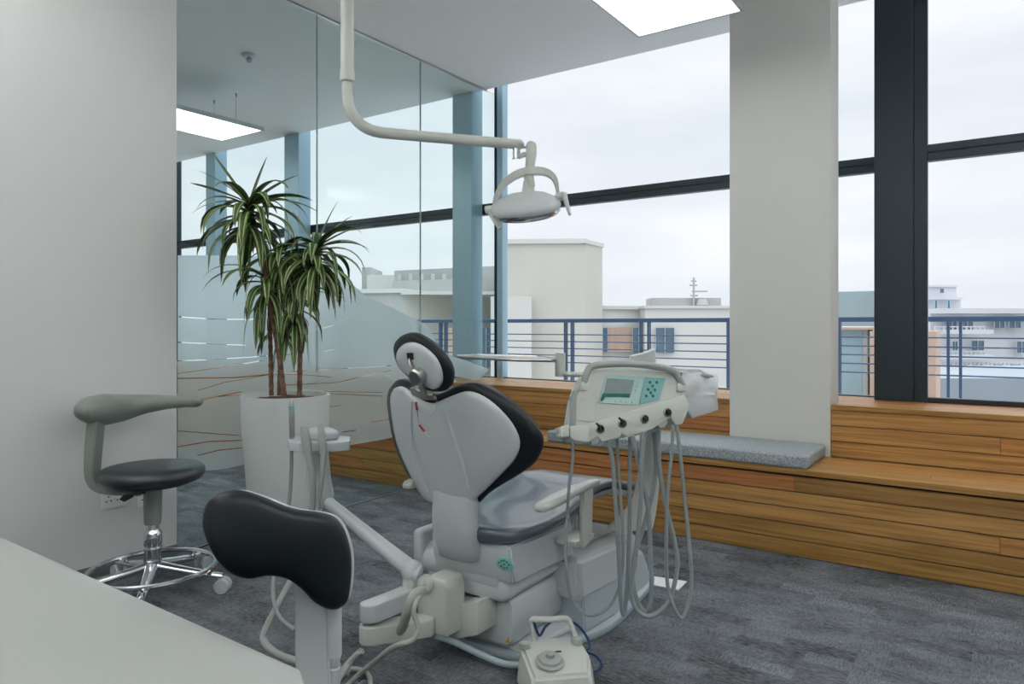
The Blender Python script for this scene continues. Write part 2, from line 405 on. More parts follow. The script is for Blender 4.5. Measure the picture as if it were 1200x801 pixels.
sk([(25, 437), (180, 415), (350, 387)], 0.0019); sk([(20, 455), (240, 452), (370, 440)], 0.0031); sk([(370, 440), (480, 440), (600, 450)], 0.0019)
sk([(100, 500), (200, 470), (370, 440)], 0.0019); sk([(450, 430), (600, 420), (820, 408)], 0.0025); sk([(420, 480), (620, 470), (820, 425)], 0.0025)
sk([(570, 503), (790, 507)], 0.0019); sk([(570, 509), (700, 517), (790, 521)], 0.0025)
sk([(20, 562), (150, 527), (265, 505)], 0.0031); sk([(20, 540), (120, 528), (265, 515)], 0.0019)
sk([(20, 650), (270, 668)], 0.0025); sk([(25, 710), (140, 690), (270, 685)], 0.0031); sk([(100, 742), (180, 722), (270, 713)], 0.0025)
sk([(745, 618), (820, 606)], 0.0031); sk([(545, 275), (610, 255)], 0.0012); sk([(640, 235), (670, 225)], 0.0019); sk([(570, 355), (620, 345)], 0.0012)
sk([(640, 655), (690, 648)], 0.0025); sk([(300, 560), (600, 560), (640, 555)], 0.0012)
filmmat(st)
b = bmn(); f = b.faces.new([b.verts.new(p) for p in pf]); bmesh.ops.triangulate(b, faces=[f]); fin('frosted_film', b, 'frost_film', prt)

# bench running along the whole window wall
bn = thing('window_bench', 'long oak plank bench with stepped back running below the windows', 'bench', (-2, YF, 0))
def planks(bm, x0, x1, y0, y1, zs, joints, gap=.004):
    for i, (za, zb) in enumerate(zs):
        xs = [x0]+sorted([j for j in joints[i % len(joints)] if x0 < j < x1])+[x1]
        for a, c in zip(xs[:-1], xs[1:]): box(bm, a+.0006, c-.0006, y0, y1, za+gap/2, zb-gap/2, .0015, 1)
XB0, XB1 = -9.9, XR-.01
b = bmn(); zs = [(0.002+i*.0834, (i+1)*.0834) for i in range(5)]
J = [[-6.1, -2.9, 1.9], [-7.5, -4.1, .9], [-5.5, -2.2, -.02, 2.2], [-6.7, -1.9, 1.2], [-4.9, -.9, 2.6]]
planks(b, XB0, XB1, YF+.012, YF+.03, zs, J); fin('front_panel', b, 'oak', bn)
b = bmn(); box(b, XB0, XB1, YF+.031, YF+.06, 0.002, .42); fin('backing_board', b, 'dark_gap', bn)
b = bmn()
for k, (y0, y1) in enumerate([(YF, YF+.115), (YF+.116, YF+.235), (YF+.236, YF+.355), (YF+.356, YS-.001)]):
    xs = [XB0]+[[-6.3, -2.6, .8], [-7.2, -3.8, -.3, 2.0], [-5.1, -1.8, 1.4], [-6.6, -3.0, .4]][k]+[XB1]
    for a, c in zip(xs[:-1], xs[1:]): box(b, a+.0005, c-.0005, y0, y1, ZSEAT-.03, ZSEAT, .002, 1)
fin('seat_board', b, 'oak', bn)
b = bmn(); zs = [(ZSEAT+.001+i*.088, ZSEAT+.001+(i+1)*.088) for i in range(3)]
planks(b, XB0, -1.388, YS+.006, YS+.022, zs, J[2:]); planks(b, -.812, XB1, YS+.006, YS+.022, zs, J[1:]); fin('back_panel', b, 'oak', bn)
b = bmn(); box(b, XB0, -1.389, YS+.023, YS+.05, ZSEAT, ZSILL-.03); box(b, -.811, XB1, YS+.023, YS+.05, ZSEAT, ZSILL-.03); fin('backing_board', b, 'dark_gap', bn)
b = bmn()
for k, (x0, x1, y0, y1) in enumerate([(XB0, -5, YS, YS+.235), (-5, -1.388, YS, YS+.235), (-.812, 1.6, YS, YS+.235), (1.6, XB1, YS, YS+.235), (XB0, -3, YS+.237, YS+.42), (-3, .5, YS+.237, YS+.42), (.5, XB1, YS+.237, YS+.42), (XB0, -2.1, YS+.421, 4.935), (-2.1, XB1, YS+.421, 4.935)]):
    box(b, x0+.0005, x1-.0005, y0, y1, ZSILL-.028, ZSILL, .002, 1)
fin('sill_board', b, 'oak', bn)

# windows
def win(n, x0, x1, yf, mull, label, ztr=2.25, mulm='frame_metal', ztop=3.86, zb=ZSILL):
    r = sthing('window_%d' % n, label, 'window', ((x0+x1)/2, yf, zb))
    b = bmn(); box(b, x0, x1, yf, yf+.06, ztr-.095, ztr-.05, .003, 1); box(b, x0, x1, yf+.004, yf+.06, ztr-.046, ztr, .003, 1); box(b, x0, x1, yf+.01, yf+.05, ztr-.052, ztr-.044)
    fin('transom', b, 'frame_metal', r)
    b = bmn(); box(b, x0, x1, yf, yf+.06, zb+.001, zb+(.03 if n == 1 else .008), .003, 1); box(b, x0, x1, yf, yf+.06, ztop-.06, ztop-.012, .003, 1); fin('window_frame', b, 'frame_metal', r)
    for (a, c, dep) in mull:
        b = bmn(); box(b, a, c, yf-dep, yf+.061, zb+.001, ztop-.012, .002, 1); fin('mullion', b, mulm, r)
    b = bmn(); box(b, x0+.002, x1-.002, yf+.025, yf+.037, zb+.02, ztop-.03); fin('glass_pane', b, 'window_glass', r)
    return r
win(1, -.372, XR-.01, 4.775, [(-.44, -.372, .0), (1.75, 1.82, .0)], 'tall dark-framed window on the right with blue rail outside')
win(2, -3.60, -.655, YW-.04, [(-3.60, -3.56, .0)], 'wide dark-framed window between glass partition and dark column', mulm='frame_metal')
win(3, XF+.01, -3.60, YW-.04, [(-6.30, -6.22, .02), (-8.55, -8.50, .0)], 'dark-framed window of the room beyond the glass partition')
for (x0, x1, lb, mm) in [(-.650, -.442, 'tall steel column, shade put into its dark colour, between the narrow and the right window', 'frame_metal'),  # same steel as the blue-grey columns, shade painted in as darker colour
                     (-3.93, -3.72, 'blue-grey steel column seen through the glass beside the partition end', 'mullion_blue'),
                     (-6.20, -5.97, 'blue-grey steel column behind the plant, right of the two', 'mullion_blue'),
                     (-7.62, -7.44, 'blue-grey steel column furthest left behind the glass', 'mullion_blue')]:
    b = bmn(); box(b, x0, x1, 4.77, 4.925, ZSILL+.001, 3.84, .003, 1)
    o = fin('steel_column', b, mm); tag(o, lb, 'column', 'steel columns along the windows'); o['kind'] = 'structure'
b = bmn(); box(b, -3.556, -3.50, YW-.06, YW+.021, ZSILL+.001, 3.84, .002, 1); o = fin('trim_2', b, 'mullion_blue'); o['kind'] = 'structure'; tag(o, 'blue-grey window post at the end of the glass partition', 'post')

# ------------------------------------------------------------------ ceiling light panels
def panel(x0, x1, y0, y1, z, label, ww, up=False, cat='light'):
    r = thing('light_panel', label, cat, ((x0+x1)/2, (y0+y1)/2, z), 'suspended light panels')
    b = bmn(); f = .014
    box(b, x0-f, x1+f, y0-f, y0, z-.004, z+.03, .002, 1); box(b, x0-f, x1+f, y1, y1+f, z-.004, z+.03, .002, 1)
    box(b, x0-f, x0, y0, y1, z-.004, z+.03, .002, 1); box(b, x1, x1+f, y0, y1, z-.004, z+.03, .002, 1); box(b, x0, x1, y0, y1, z+.012, z+.03)
    fin('frame', b, 'white_plastic', r)
    b = bmn(); box(b, x0+.0005, x1-.0005, y0+.0005, y1-.0005, z, z+.011); fin('diffuser', b, 'panel_light', r)
    if up: b = bmn(); box(b, x0+.01, x1-.01, y0+.01, y1-.01, z+.0305, z+.034); fin('added_uplight', b, 'fill_uplight', r)  # upward glow added to lift the ceiling, unseen panels only
    for (x, y) in ww:
        b = bmn(); cyl(b, (x, y, z+.028), (x, y, ZC-.001), .0015, seg=8); cyl(b, (x, y, ZC-.03), (x, y, ZC-.0005), .008, seg=12); cyl(b, (x, y, z+.025), (x, y, z+.045), .006, seg=10)
        fin('hanging_wire', b, 'steel', r)
def corners(x0, x1, y0, y1): return [(x, y) for x in (x0+.12, x1-.12) for y in (y0+.15, y1-.15)]
PZ = 2.85
panel(-1.718, -1.145, 2.56, 3.756, PZ, 'bright square-edged light panel hanging at the top by the pillar', corners(-1.718, -1.145, 2.56, 3.756))
panel(-5.75, -5.18, 2.56, 3.756, PZ, 'bright light panel hanging beyond the glass partition above the plant', [(-5.40, 3.66), (-5.72, 3.66), (-5.40, 2.7), (-5.72, 2.7)])
for (x, y) in [(.9, 3.16), (.9, .7), (-1.43, -1.5), (.9, -1.5), (-2.9, .3), (-5.5, .5), (-8.3, 2.6), (-8.3, .3)]:  # unseen panels, added only to brighten the rooms
    panel(x-.286, x+.286, y-.6, y+.6, PZ, 'unseen light panel added out of view to brighten the rooms', corners(x-.286, x+.286, y-.6, y+.6), True)
c = P(292, 64, 5.215)
dt = thing('smoke_detector', 'small round detector on the ceiling beyond the glass partition', 'smoke detector', (c.x, c.y, ZC))
b = bmn(); lathe(b, [(.0, 0), (.045, 0), (.05, -.012), (.04, -.022), (0.0, -.024)], (c.x, c.y, ZC-.0005)); fin('base', b, 'white_plastic', dt)
b = bmn(); lathe(b, [(.0, 0), (.018, 0), (.022, -.02), (.012, -.035), (0.0, -.037)], (c.x, c.y, ZC-.022)); fin('sensor', b, 'grey_plastic', dt)

# sockets on the left wall
def socket(px0, px1, py, label, n):
    a = onX(px0, py, XG); c_ = onX(px1, py, XG); z = a.z; y0, y1 = a.y, c_.y
    r = thing('wall_socket', label, 'socket', (XG, (y0+y1)/2, z), None)
    b = bmn(); box(b, XG+.0005, XG+.010, y0, y1, z-.045, z+.045, .003, 2); fin('face_plate', b, 'socket_white', r)
    for i in range(n):
        yy = y0+(y1-y0)*(.28 if n == 2 and i == 0 else .72 if n == 2 else .5)
        b = bmn()
        for dy, dz in [(0, .012), (-.011, -.010), (.011, -.010)]: cyl(b, (XG+.009, yy+dy, z+dz), (XG+.0108, yy+dy, z+dz), .0038, seg=10)
        fin('pin_hole', b, 'black', r)
socket(118, 147, 586, 'white double wall socket under the left stool arm', 2)
socket(160, 176, 584, 'white wall plate partly hidden behind the stool column', 1)

# white floor outlet lid
b = bmn(); q = [onZ(*p, .001) for p in [(766, 676), (805, 682), (795, 692), (765, 686)]]
prism(b, q, (0, 0, .006), .001, 1); o = fin('floor_plate', b, 'paper'); tag(o, 'flat white plate lying on the carpet behind the hanging hoses', 'plate')

# ------------------------------------------------------------------ counter in the foreground
ct = thing('white_counter', 'plain white worktop filling the lower left corner', 'counter', (-2.1, .1, 0))
b = bmn(); prism(b, smoothpoly([(-3.57, .665, .72), (-3.0, .652, .72), (-.76, .61, .72), (-.71, .58, .72), (-.70, .5, .72), (-.70, -.38, .72), (-.76, -.44, .72), (-3.0, -.44, .72), (-3.57, -.44, .72)], 1), (0, 0, .03), .004, 2); fin('worktop', b, 'counter_white', ct)
b = bmn(); box(b, -3.55, -2.2, -.4, .25, .0, .719, .003, 1); fin('cabinet', b, 'white_plastic', ct)
b = bmn(); box(b, -.79, -.76, -.38, .1, 0, .719, .003, 1); fin('leg_panel', b, 'white_plastic', ct)

# cushion on the bench
cu = thing('bench_cushion', 'flat grey felt seat pad lying on the oak bench by the pillar', 'cushion', (-1.6, 4.08, ZSEAT))
b = bmn(); box(b, -2.41, -.835, YF-.004, YS-.01, ZSEAT+.0005, ZSEAT+.072, .018, 4); fin('pad', b, 'felt', cu)
b = bmn()
for z in (ZSEAT+.060,):
    tube(b, [(-2.392, YF-.003, z), (-.853, YF-.003, z)], .0022, 6, 0); tube(b, [(-.834, YF+.014, z), (-.834, YS-.03, z)], .0022, 6, 0)
fin('seam', b, 'felt', cu)

# ------------------------------------------------------------------ padded shapes on a gently bent surface
class Frame:
    def __init__(s, o, u, v, g=lambda a, b: 0.0):
        s.o = Vector(o); s.u = Vector(u).normalized(); s.v = Vector(v).normalized(); s.n = s.u.cross(s.v).normalized(); s.g = g
    def at(s, a, b, c=0): return s.o+s.u*a+s.v*b+s.n*(s.g(a, b)+c)
    def hit(s, px, py, c=0):
        cc = c; a = b = 0
        for _ in range(12):
            p = onP(px, py, s.o+s.n*(cc), s.n); d = p-s.o; a = d.dot(s.u); b = d.dot(s.v); cc = s.g(a, b)+c
        return (a, b)
def near_on(poly, p):
    best = None
    for q0, q1 in zip(poly[:-1], poly[1:]):
        a = Vector(q0); d = Vector(q1)-a; t = max(0, min(1, (Vector(p)-a).dot(d)/max(d.length_squared, 1e-9))); q = a+d*t
        if best is None or (q-Vector(p)).length < best[0]: best = ((q-Vector(p)).length, q)
    return best[1]
def pad(bm, fr, outl, spine, cf, cb, mid=0, n=4, K=6, e=.5):
    "outl, spine in frame coords; bulge cf in +n and cb in -n about level mid"
    O = [Vector((a, b)) for a, b in outl]
    O3 = smoothpoly([Vector((a.x, a.y, 0)) for a in O], n); O = [Vector((v.x, v.y)) for v in O3]
    T = [near_on(spine, p) for p in O]
    def ring(s, c): return [bm.verts.new(fr.at(*(p.lerp(t, s)), c)) for p, t in zip(O, T)]
    rs = []
    for k in range(K, 0, -1):
        s = 1-math.cos(k/K*PI/2); rs.append(ring(s*.98, mid-cb*math.sin(k/K*PI/2)**e if cb else mid))
    rs.append(ring(0, mid))
    for k in range(1, K+1):
        s = 1-math.cos(k/K*PI/2); rs.append(ring(s*.98, mid+cf*math.sin(k/K*PI/2)**e))
    N = len(O)
    for a, b in zip(rs[:-1], rs[1:]):
        for k in range(N): bm.faces.new((a[k], a[(k+1) % N], b[(k+1) % N], b[k]))
    bm.faces.new(list(reversed(rs[0]))); bm.faces.new(rs[-1])
    return bm
X3, Y3, Z3 = Vector((1, 0, 0)), Vector((0, 1, 0)), Vector((0, 0, 1))
RV = Vector((RX, RY, 0)); FV = Vector((-RY, RX, 0))

# ------------------------------------------------------------------ dental chair
XC = -1.58
dc = thing('dental_chair', 'dark padded dental chair with white shell back in the middle of the room', 'dental chair', (XC, 2.5, 0))
# floor plate
b = bmn(); q = smoothpoly([(-1.76, 2.10, .001), (-1.42, 2.09, .001), (-1.36, 2.22, .001), (-1.29, 2.40, .001), (-1.27, 2.60, .001), (-1.33, 3.06, .001), (-1.42, 3.14, .001), (-1.78, 3.14, .001), (-1.87, 3.0, .001), (-1.88, 2.5, .001), (-1.82, 2.2, .001)], 3)
prism(b, q, (0, 0, .03), .008, 2); fin('floor_plate', b, 'blue_grey_plastic', dc)
# skirt
b = bmn()
def sk_ring(z, i): return [(XC-.29+i, 2.38+i, z), (XC+.27-i, 2.38+i, z), (XC+.285-i, 2.6, z), (XC+.24-i, 3.06-i, z), (XC-.24+i, 3.06-i, z), (XC-.29+i, 2.7, z)]
loft(b, [sk_ring(.031, 0), sk_ring(.10, .012), sk_ring(.17, .03)]); bmesh.ops.bevel(b, geom=[e for e in b.edges], offset=.008, segments=2, affect='EDGES', clamp_overlap=True)
fin('base_skirt', b, 'blue_grey_plastic', dc)
# front housing, its top sloping down to the foot end
b = bmn()
def hs(y, zt, zb, w0, w1): return [(XC-w0, y, zb), (XC+w1, y, zb), (XC+w1-.012, y, zt), (XC-w0+.012, y, zt)]
loft(b, [hs(2.36, .315, .15, .27, .265), hs(2.70, .292, .13, .27, .262), hs(2.98, .272, .115, .25, .225)])
bmesh.ops.bevel(b, geom=[e for e in b.edges], offset=.022, segments=4, affect='EDGES', clamp_overlap=True); fin('front_housing', b, 'white_plastic', dc)
b = bmn(); loft(b, [[(XC-.2, 2.37, .316), (XC+.16, 2.37, .316), (XC+.16, 2.37, .324), (XC-.2, 2.37, .324)], [(XC-.2, 2.93, .279), (XC+.15, 2.93, .279), (XC+.15, 2.93, .287), (XC-.2, 2.93, .287)]]); fin('top_cover', b, 'grey_plastic', dc)
# rear lift beam
b = bmn()
def lb(y, zt, zb, x0, x1, c=.02): return [(x0+c, y, zb), (x1-c, y, zb), (x1, y, zb+c), (x1, y, zt-c), (x1-c, y, zt), (x0+c, y, zt), (x0, y, zt-c), (x0, y, zb+c)]
loft(b, [lb(2.085, .222, .055, -1.80, -1.445), lb(2.10, .226, .05, -1.805, -1.44), lb(2.37, .232, .07, -1.80, -1.425), lb(2.62, .24, .085, -1.80, -1.42)])
fin('lift_beam', b, 'white_plastic', dc, 50)
b = bmn(); loft(b, [lb(2.11, .048, .0315, -1.74, -1.40, .006), lb(2.37, .06, .0315, -1.80, -1.36, .006)]); fin('rear_skirt', b, 'white_plastic', dc, 50)
# beam cap with flared edge
b = bmn(); loft(b, [lb(2.045, .295, .224, -1.80, -1.445, .022), lb(2.06, .305, .222, -1.80, -1.43, .022), lb(2.16, .312, .228, -1.80, -1.42, .03), lb(2.42, .30, .234, -1.80, -1.418, .03)]); fin('beam_cap', b, 'white_plastic', dc, 60)
# pivot knuckle across the back
b = bmn(); cyl(b, (-1.86, 2.11, .30), (-1.47, 2.11, .30), .072, seg=30); fin('pivot_housing', b, 'white_plastic', dc)
b = bmn(); box(b, -1.875, -1.825, 2.03, 2.2, .27, .42, .02, 3); fin('side_cover', b, 'white_plastic', dc)
# seat carriage with round key pad
b = bmn(); loft(b, [[(-1.76, y0, z) , (-1.40, y0, z), (-1.385, y1, z), (-1.77, y1, z)] for z, y0, y1 in [(.30, 2.035, 2.44), (.34, 2.02, 2.42), (.42, 2.01, 2.42), (.437, 2.01, 2.42)]])
bmesh.ops.bevel(b, geom=[e for e in b.edges], offset=.012, segments=3, affect='EDGES', clamp_overlap=True); ch = fin('seat_carriage', b, 'white_plastic', dc)
ko = onY(590.5, 661, 2.008)
b = bmn(); lathe(b, [(0, 0), (.034, 0), (.038, .003), (.036, .007), (.030, .009), (0, .009)], Vector((ko.x, 2.018, 0)), (0, -1, 0), 32)
for v in b.verts: v.co.z = ko.z+v.co.z*.66
kp = fin('key_pad', b, 'teal_panel', dc)
for (dx, dz) in [(0, 0), (.011, .012), (-.011, .012), (0, .016), (-.021, .003), (.021, .003), (-.012, -.011), (.012, -.011), (0, -.016)]:
    b = bmn(); ell(b, (ko.x+dx, 2.0085, ko.z+dz*.82), .0042, .003, .0034, seg=12, rings=8); fin('key', b, 'teal_dark', kp)
# dark bellows between carriage and base
b = bmn(); 
for i in range(6): box(b, -1.74, -1.43, 2.40+i*.03, 2.422+i*.03, .30, .43, .004, 1)
fin('bellows', b, 'grey_plastic', dc)
# warning labels
b = bmn(); q = [onP(*p, Vector((-1.4, 2.084, .1)), Vector((0, -1, 0))) for p in [(600.5, 740), (606, 750), (600, 752)]]
prism(b, [(-1.47, 2.0845, .066), (-1.45, 2.0845, .066), (-1.46, 2.0845, .09)], (0, -.001, 0)); fin('warning_label', b, 'yellow_label', dc)

# seat cushion, loft along the chair
def sect(y, w_, zb, th, n=28):
    r = []
    for k in range(n):
        a = 2*PI*k/n; ca, sa = math.cos(a), math.sin(a)
        x = w_*abs(ca)**.55*(1 if ca >= 0 else -1); z = abs(sa)**.8*(1 if sa >= 0 else -1)*th/2
        dish = -.012*(1-min(1, abs(x)/max(w_, .01))**2) if sa > 0 else 0
        r.append((XC+x, y, zb+th/2+z+dish))
    return r
S_ = [(1.985, .09, .455, .03), (1.992, .13, .442, .055), (2.01, .17, .434, .07), (2.05, .20, .430, .078), (2.12, .215, .428, .082), (2.22, .22, .428, .082), (2.34, .218, .436, .08), (2.46, .215, .462, .075), (2.56, .21, .49, .068), (2.65, .207, .502, .06), (2.76, .203, .494, .058), (2.9, .197, .462, .056), (3.02, .187, .432, .056), (3.1, .165, .414, .052), (3.13, .14, .41, .042), (3.142, .10, .412, .02)]
yy = [s[0] for s in S_]
rings = []
pc = catmull([Vector((s[0], s[1], s[2])) for s in S_], 3); pt = catmull([Vector((s[0], s[3], 0)) for s in S_], 3)
b = bmn(); loft(b, [sect(p.x, p.y, p.z, q_.y) for p, q_ in zip(pc, pt)]); fin('seat', b, 'leather_sky_tint', dc, 80)
b = bmn(); loft(b, [[(XC-w_, y, z-.004), (XC+w_, y, z-.004), (XC+w_*.9, y, z-.03), (XC-w_*.9, y, z-.03)] for y, w_, z in [(2.38, .19, .462), (2.55, .19, .50), (2.66, .19, .51), (2.78, .185, .50), (2.92, .175, .465), (3.06, .15, .43)]]); fin('seat_pan', b, 'white_plastic', dc, 60)

# backrest on a bent, reclined surface
tb = math.radians(15)
fb = Frame((XC, 1.915, .76), (1, 0, 0), (0, -math.sin(tb), math.cos(tb)), lambda a, c: -(.75*a*a))
def H_(fr, pts, c): return [fr.hit(x, y, c) for x, y in pts]
shell_px = [(459, 475), (460, 458), (466, 453), (473, 453), (481, 459), (493, 468), (508, 472), (526, 465), (545, 458.5), (561, 461), (579, 472.5), (597, 491), (607.5, 509), (609, 524.5), (602, 540), (587, 556), (573, 570), (562, 580), (552, 588), (530, 590), (505, 588), (494, 579), (482, 556), (466, 518)]
leather_px = [(456, 475), (457, 457), (462, 448), (469, 444), (479, 448), (492, 458), (508, 461.5), (521, 458.5), (537, 450.5), (553, 448.5), (571, 453.5), (592, 467), (613, 485), (629, 503.5), (635, 517), (633.5, 530), (626, 543), (608, 556), (589, 567.5), (573, 578), (560, 590), (545, 594), (515, 592), (500, 582), (484, 563), (463.5, 517)]
b = bmn(); pad(b, fb, H_(fb, leather_px, -.03), [fb.hit(495, 490, -.03), fb.hit(525, 520, -.03), fb.hit(575, 505, -.03)], .028, .045, -.03, 3, 6, .45); fin('backrest_pad', b, 'leather', dc, 80)
b = bmn(); pad(b, fb, H_(fb, shell_px, .004), [fb.hit(495, 490, .0), fb.hit(525, 540, .0), fb.hit(565, 500, .0)], .022, .012, .004, 3, 6, .55); sh = fin('back_shell', b, 'white_plastic', dc, 80)
# raised ribs of the shell
b = bmn()
for pts in ([(521, 478), (533, 510), (543, 540), (550, 572)], [(484, 470), (484, 505), (490, 540), (502, 575)]):
    tube(b, [fb.at(*fb.hit(x, y, .02), .0235) for x, y in pts], [.003, .010, .012, .006], 12, 5, flat=.5)
fin('shell_rib', b, 'white_plastic', sh)
# stem joining the shell to the carriage
def onYt(px, py, Y): return onY(px, py, Y)
b = bmn()
rows = [(503, 552, 572, 1.935), (503, 551, 588, 1.935), (502, 550, 602, 1.935), (502, 550.5, 617, 1.94), (504, 552.5, 632, 1.955), (507, 556, 644, 1.975), (510, 557, 653, 1.995), (512, 552, 657, 2.03)]
rg = []
for x0, x1, y, Y in rows:
    p = onY(x0, y-1, Y); q2 = onY(x1, y+1.5, Y); z = (p.z+q2.z)/2; w_ = q2.x-p.x; cx = (p.x+q2.x)/2
    rg.append([(cx+w_/2*math.copysign(abs(math.cos(a))**.5, math.cos(a)), Y+.035-.035*math.copysign(abs(math.sin(a))**.6, math.sin(a)), z) for a in [2*PI*k/20 for k in range(20)]])
loft(b, rg); fin('back_stem', b, 'white_plastic', dc, 80)

# headrest
th = math.radians(20)
fh = Frame((-1.575, 1.755, 1.075), Vector((1, -.0, 0)), (0, -math.sin(th), math.cos(th)), lambda a, c: -(1.2*a*a))
hl = [(463, 410), (465, 399), (474, 391.5), (487, 391.5), (503, 400), (518.5, 414.5), (528, 430), (530, 443), (526, 455), (516, 458), (500, 455), (483, 443), (468, 427)]
hs_ = [(465.5, 418), (469, 406.7), (479, 400.8), (492, 402.8), (508, 414.6), (517, 430), (519, 446), (512, 455), (500, 452), (484, 442), (470, 430)]
b = bmn(); pad(b, fh, H_(fh, hl, -.02), [fh.hit(485, 413, -.02), fh.hit(507, 436, -.02)], .022, .035, -.02, 4, 6, .5); hp = fin('headrest_pad', b, 'leather', dc, 80)
b = bmn(); pad(b, fh, H_(fh, hs_, .002), [fh.hit(486, 417, 0), fh.hit(502, 436, 0)], .020, .006, .002, 4, 6, .6); fin('headrest_shell', b, 'white_plastic', dc, 80)
k = fh.at(*fh.hit(485.5, 443, .05), .05); nn = fh.n
b = bmn(); lathe(b, [(0, -.035), (.026, -.035), (.029, -.03), (.029, -.006), (.024, 0), (0, .001)], k, nn, 32); fin('headrest_knob', b, 'steel', dc, 30)
b = bmn(); sl = fh.at(*fh.hit(480.5, 417, .024), .021)
pr = [fh.at(*fh.hit(x, y, .021), .018) for x, y in [(477, 413), (484, 413), (485, 421), (478, 421)]]; prism(b, pr, nn*.007, .001, 1); fin('headrest_slot', b, 'black', dc)
b = bmn(); tube(b, [fh.at(*fh.hit(481, 420, .02), .02), fh.at(*fh.hit(483, 430, .03), .03), fh.at(*fh.hit(487, 440, .03), .022), fh.at(*fh.hit(494, 452, .02), .018), fh.at(*fh.hit(500, 461, .0), .01)], [.009, .011, .016, .017, .016], 12, 5, flat=.5)
fin('headrest_bracket', b, 'steel', dc)
b = bmn(); pr = [fb.at(*fb.hit(x, y, .02), .012) for x, y in [(481, 454), (492, 452), (509, 459), (511, 468), (497, 468), (484, 462)]]; prism(b, pr, fb.n*.016, .004, 2)
tube(b, [fb.at(*fb.hit(x, y, .03), .03) for x, y in [(488, 456), (498, 461), (508, 463)]], .006, 8, 4); fin('neck_clamp', b, 'steel', dc)
# two clips on a thin chain
def clip(p0, p1, label, chain):
    A = fb.at(*fb.hit(*p0, .034), .034); B = fb.at(*fb.hit(*p1, .034), .034); m_ = A.lerp(B, .5)
    r = thing('bib_clip', label, 'clip', A, None)
    b = bmn(); tube(b, [A, m_], .0052, 8, 0, flat=.6); fin('grip', b, 'red_plastic', r)
    b = bmn(); tube(b, [m_, B], [.0045, .0012], 8, 0, flat=.6); fin('jaw', b, 'steel', r)
    if chain:
        b = bmn(); tube(b, [fb.at(*fb.hit(*p, .034), .034) for p in chain], .0009, 6, 6); fin('cord', b, 'steel', r)
clip((487.5, 471), (490, 489), 'upper red bib clip dangling on the chair back', [(488, 472), (492, 481), (501, 486), (510, 482), (512, 470), (509, 464)])
clip((491.5, 498), (504, 513.5), 'lower slanting red bib clip on the chair back', [(490, 489), (490, 494), (492, 499)])
# armrests
def arm(s):
    xa = XC+s*.30
    b = bmn(); rg = []
    for y, w_, z, t in [(2.00, .014, .588, .02), (2.02, .026, .590, .03), (2.12, .032, .597, .034), (2.26, .028, .606, .030), (2.38, .020, .607, .024), (2.42, .012, .606, .016)]:
        rg.append([(xa+w_*math.copysign(abs(math.cos(a))**.6, math.cos(a)), y, z+t/2*math.copysign(abs(math.sin(a))**.6, math.sin(a))) for a in [2*PI*k/16 for k in range(16)]])
    loft(b, rg); a_ = fin('armrest', b, 'offwhite_plastic', dc, 70)
    b = bmn(); prism(b, [(xa-.012, 2.30, .594), (xa-.012, 2.37, .594), (xa-.012, 2.36, .40), (xa-.012, 2.30, .38)], (.024, 0, 0), .006, 2); fin('armrest_post', b, 'offwhite_plastic', a_)
    b = bmn(); prism(b, [(xa-s*.012, 2.28, .385), (xa-s*.012, 2.42, .385), (XC+s*.2, 2.42, .385), (XC+s*.2, 2.28, .385)], (0, 0, .022), .005, 2); fin('armrest_bracket', b, 'offwhite_plastic', a_)
arm(1); arm(-1)

# junction box and assistant arm at the back
b = bmn()
fr = [onY(x, y, 1.90) for x, y in [(488, 707), (494, 682), (500, 675), (520, 680), (524, 690), (524, 747), (501, 741), (489, 735)]]
prism(b, fr, (0, .10, 0), .008, 3)
q = [onY(x, y, 1.975) for x, y in [(512, 690), (526, 706), (537, 708), (560, 705), (560, 744), (536, 748), (510, 746)]]; prism(b, q, (0, .112, 0), .004, 2)
b.verts.ensure_lookup_table()
fin('junction_box', b, 'offwhite_plastic', dc, 30)
kc = onY(499, 683, 1.895)
b = bmn(); lathe(b, [(0, -.01), (.028, -.01), (.032, 0), (.028, .012), (0, .014)], kc, (0, -1, .25)); lathe(b, [(0, 0), (.010, 0), (.010, .018), (0, .019)], kc+Vector((0, -.004, 0)), (0, -1, .25), 16); fin('hose_outlet', b, 'offwhite_plastic', dc)
b = bmn(); q = [onY(x, y, 1.899) for x, y in [(490, 726), (494, 726), (492, 720)]]; prism(b, q, (0, -.001, 0)); fin('warning_label', b, 'yellow_label', dc)
aa = thing('assistant_arm', 'jointed white arm with instrument holder reaching left behind the dental chair', 'instrument arm', (-1.85, 1.9, 0))
A0 = P(497, 733, 2.50); A1 = P(434, 741, 2.38); B1 = A1+Vector((0, 0, .072)); B2 = P(483, 697, 2.62)
def rbar(bm, a, c_, w_, h_):
    "rounded flat link between two points"
    d = (c_-a); dh = Vector((d.x, d.y, 0)).normalized(); sd = Vector((-dh.y, dh.x, 0)); o = []
    for i, (base, sg) in enumerate(((a, -1), (c_, 1))):
        for k in range(9):
            t = -PI/2+PI*k/8; o.append(base+dh*sg*math.cos(t)*w_/2+sd*math.sin(t)*w_/2*sg)
    prism(bm, [p-Vector((0, 0, h_/2)) for p in o], (0, 0, h_), .007, 3)
b = bmn(); rbar(b, A0, A1, .075, .062); fin('lower_link', b, 'offwhite_plastic', aa)
b = bmn(); rbar(b, B1, B2, .07, .062); fin('upper_link', b, 'white_plastic', aa)
T0 = B2+Vector((.0, .0, -.02)); T1 = P(486, 662, 2.68)
b = bmn(); cyl(b, T0, Vector((T0.x, T0.y, T1.z-.012)), .04, .036); fin('pivot_post', b, 'offwhite_plastic', aa)
TT = Vector((T0.x, T0.y, T1.z)); U = P(387, 590, 2.84)
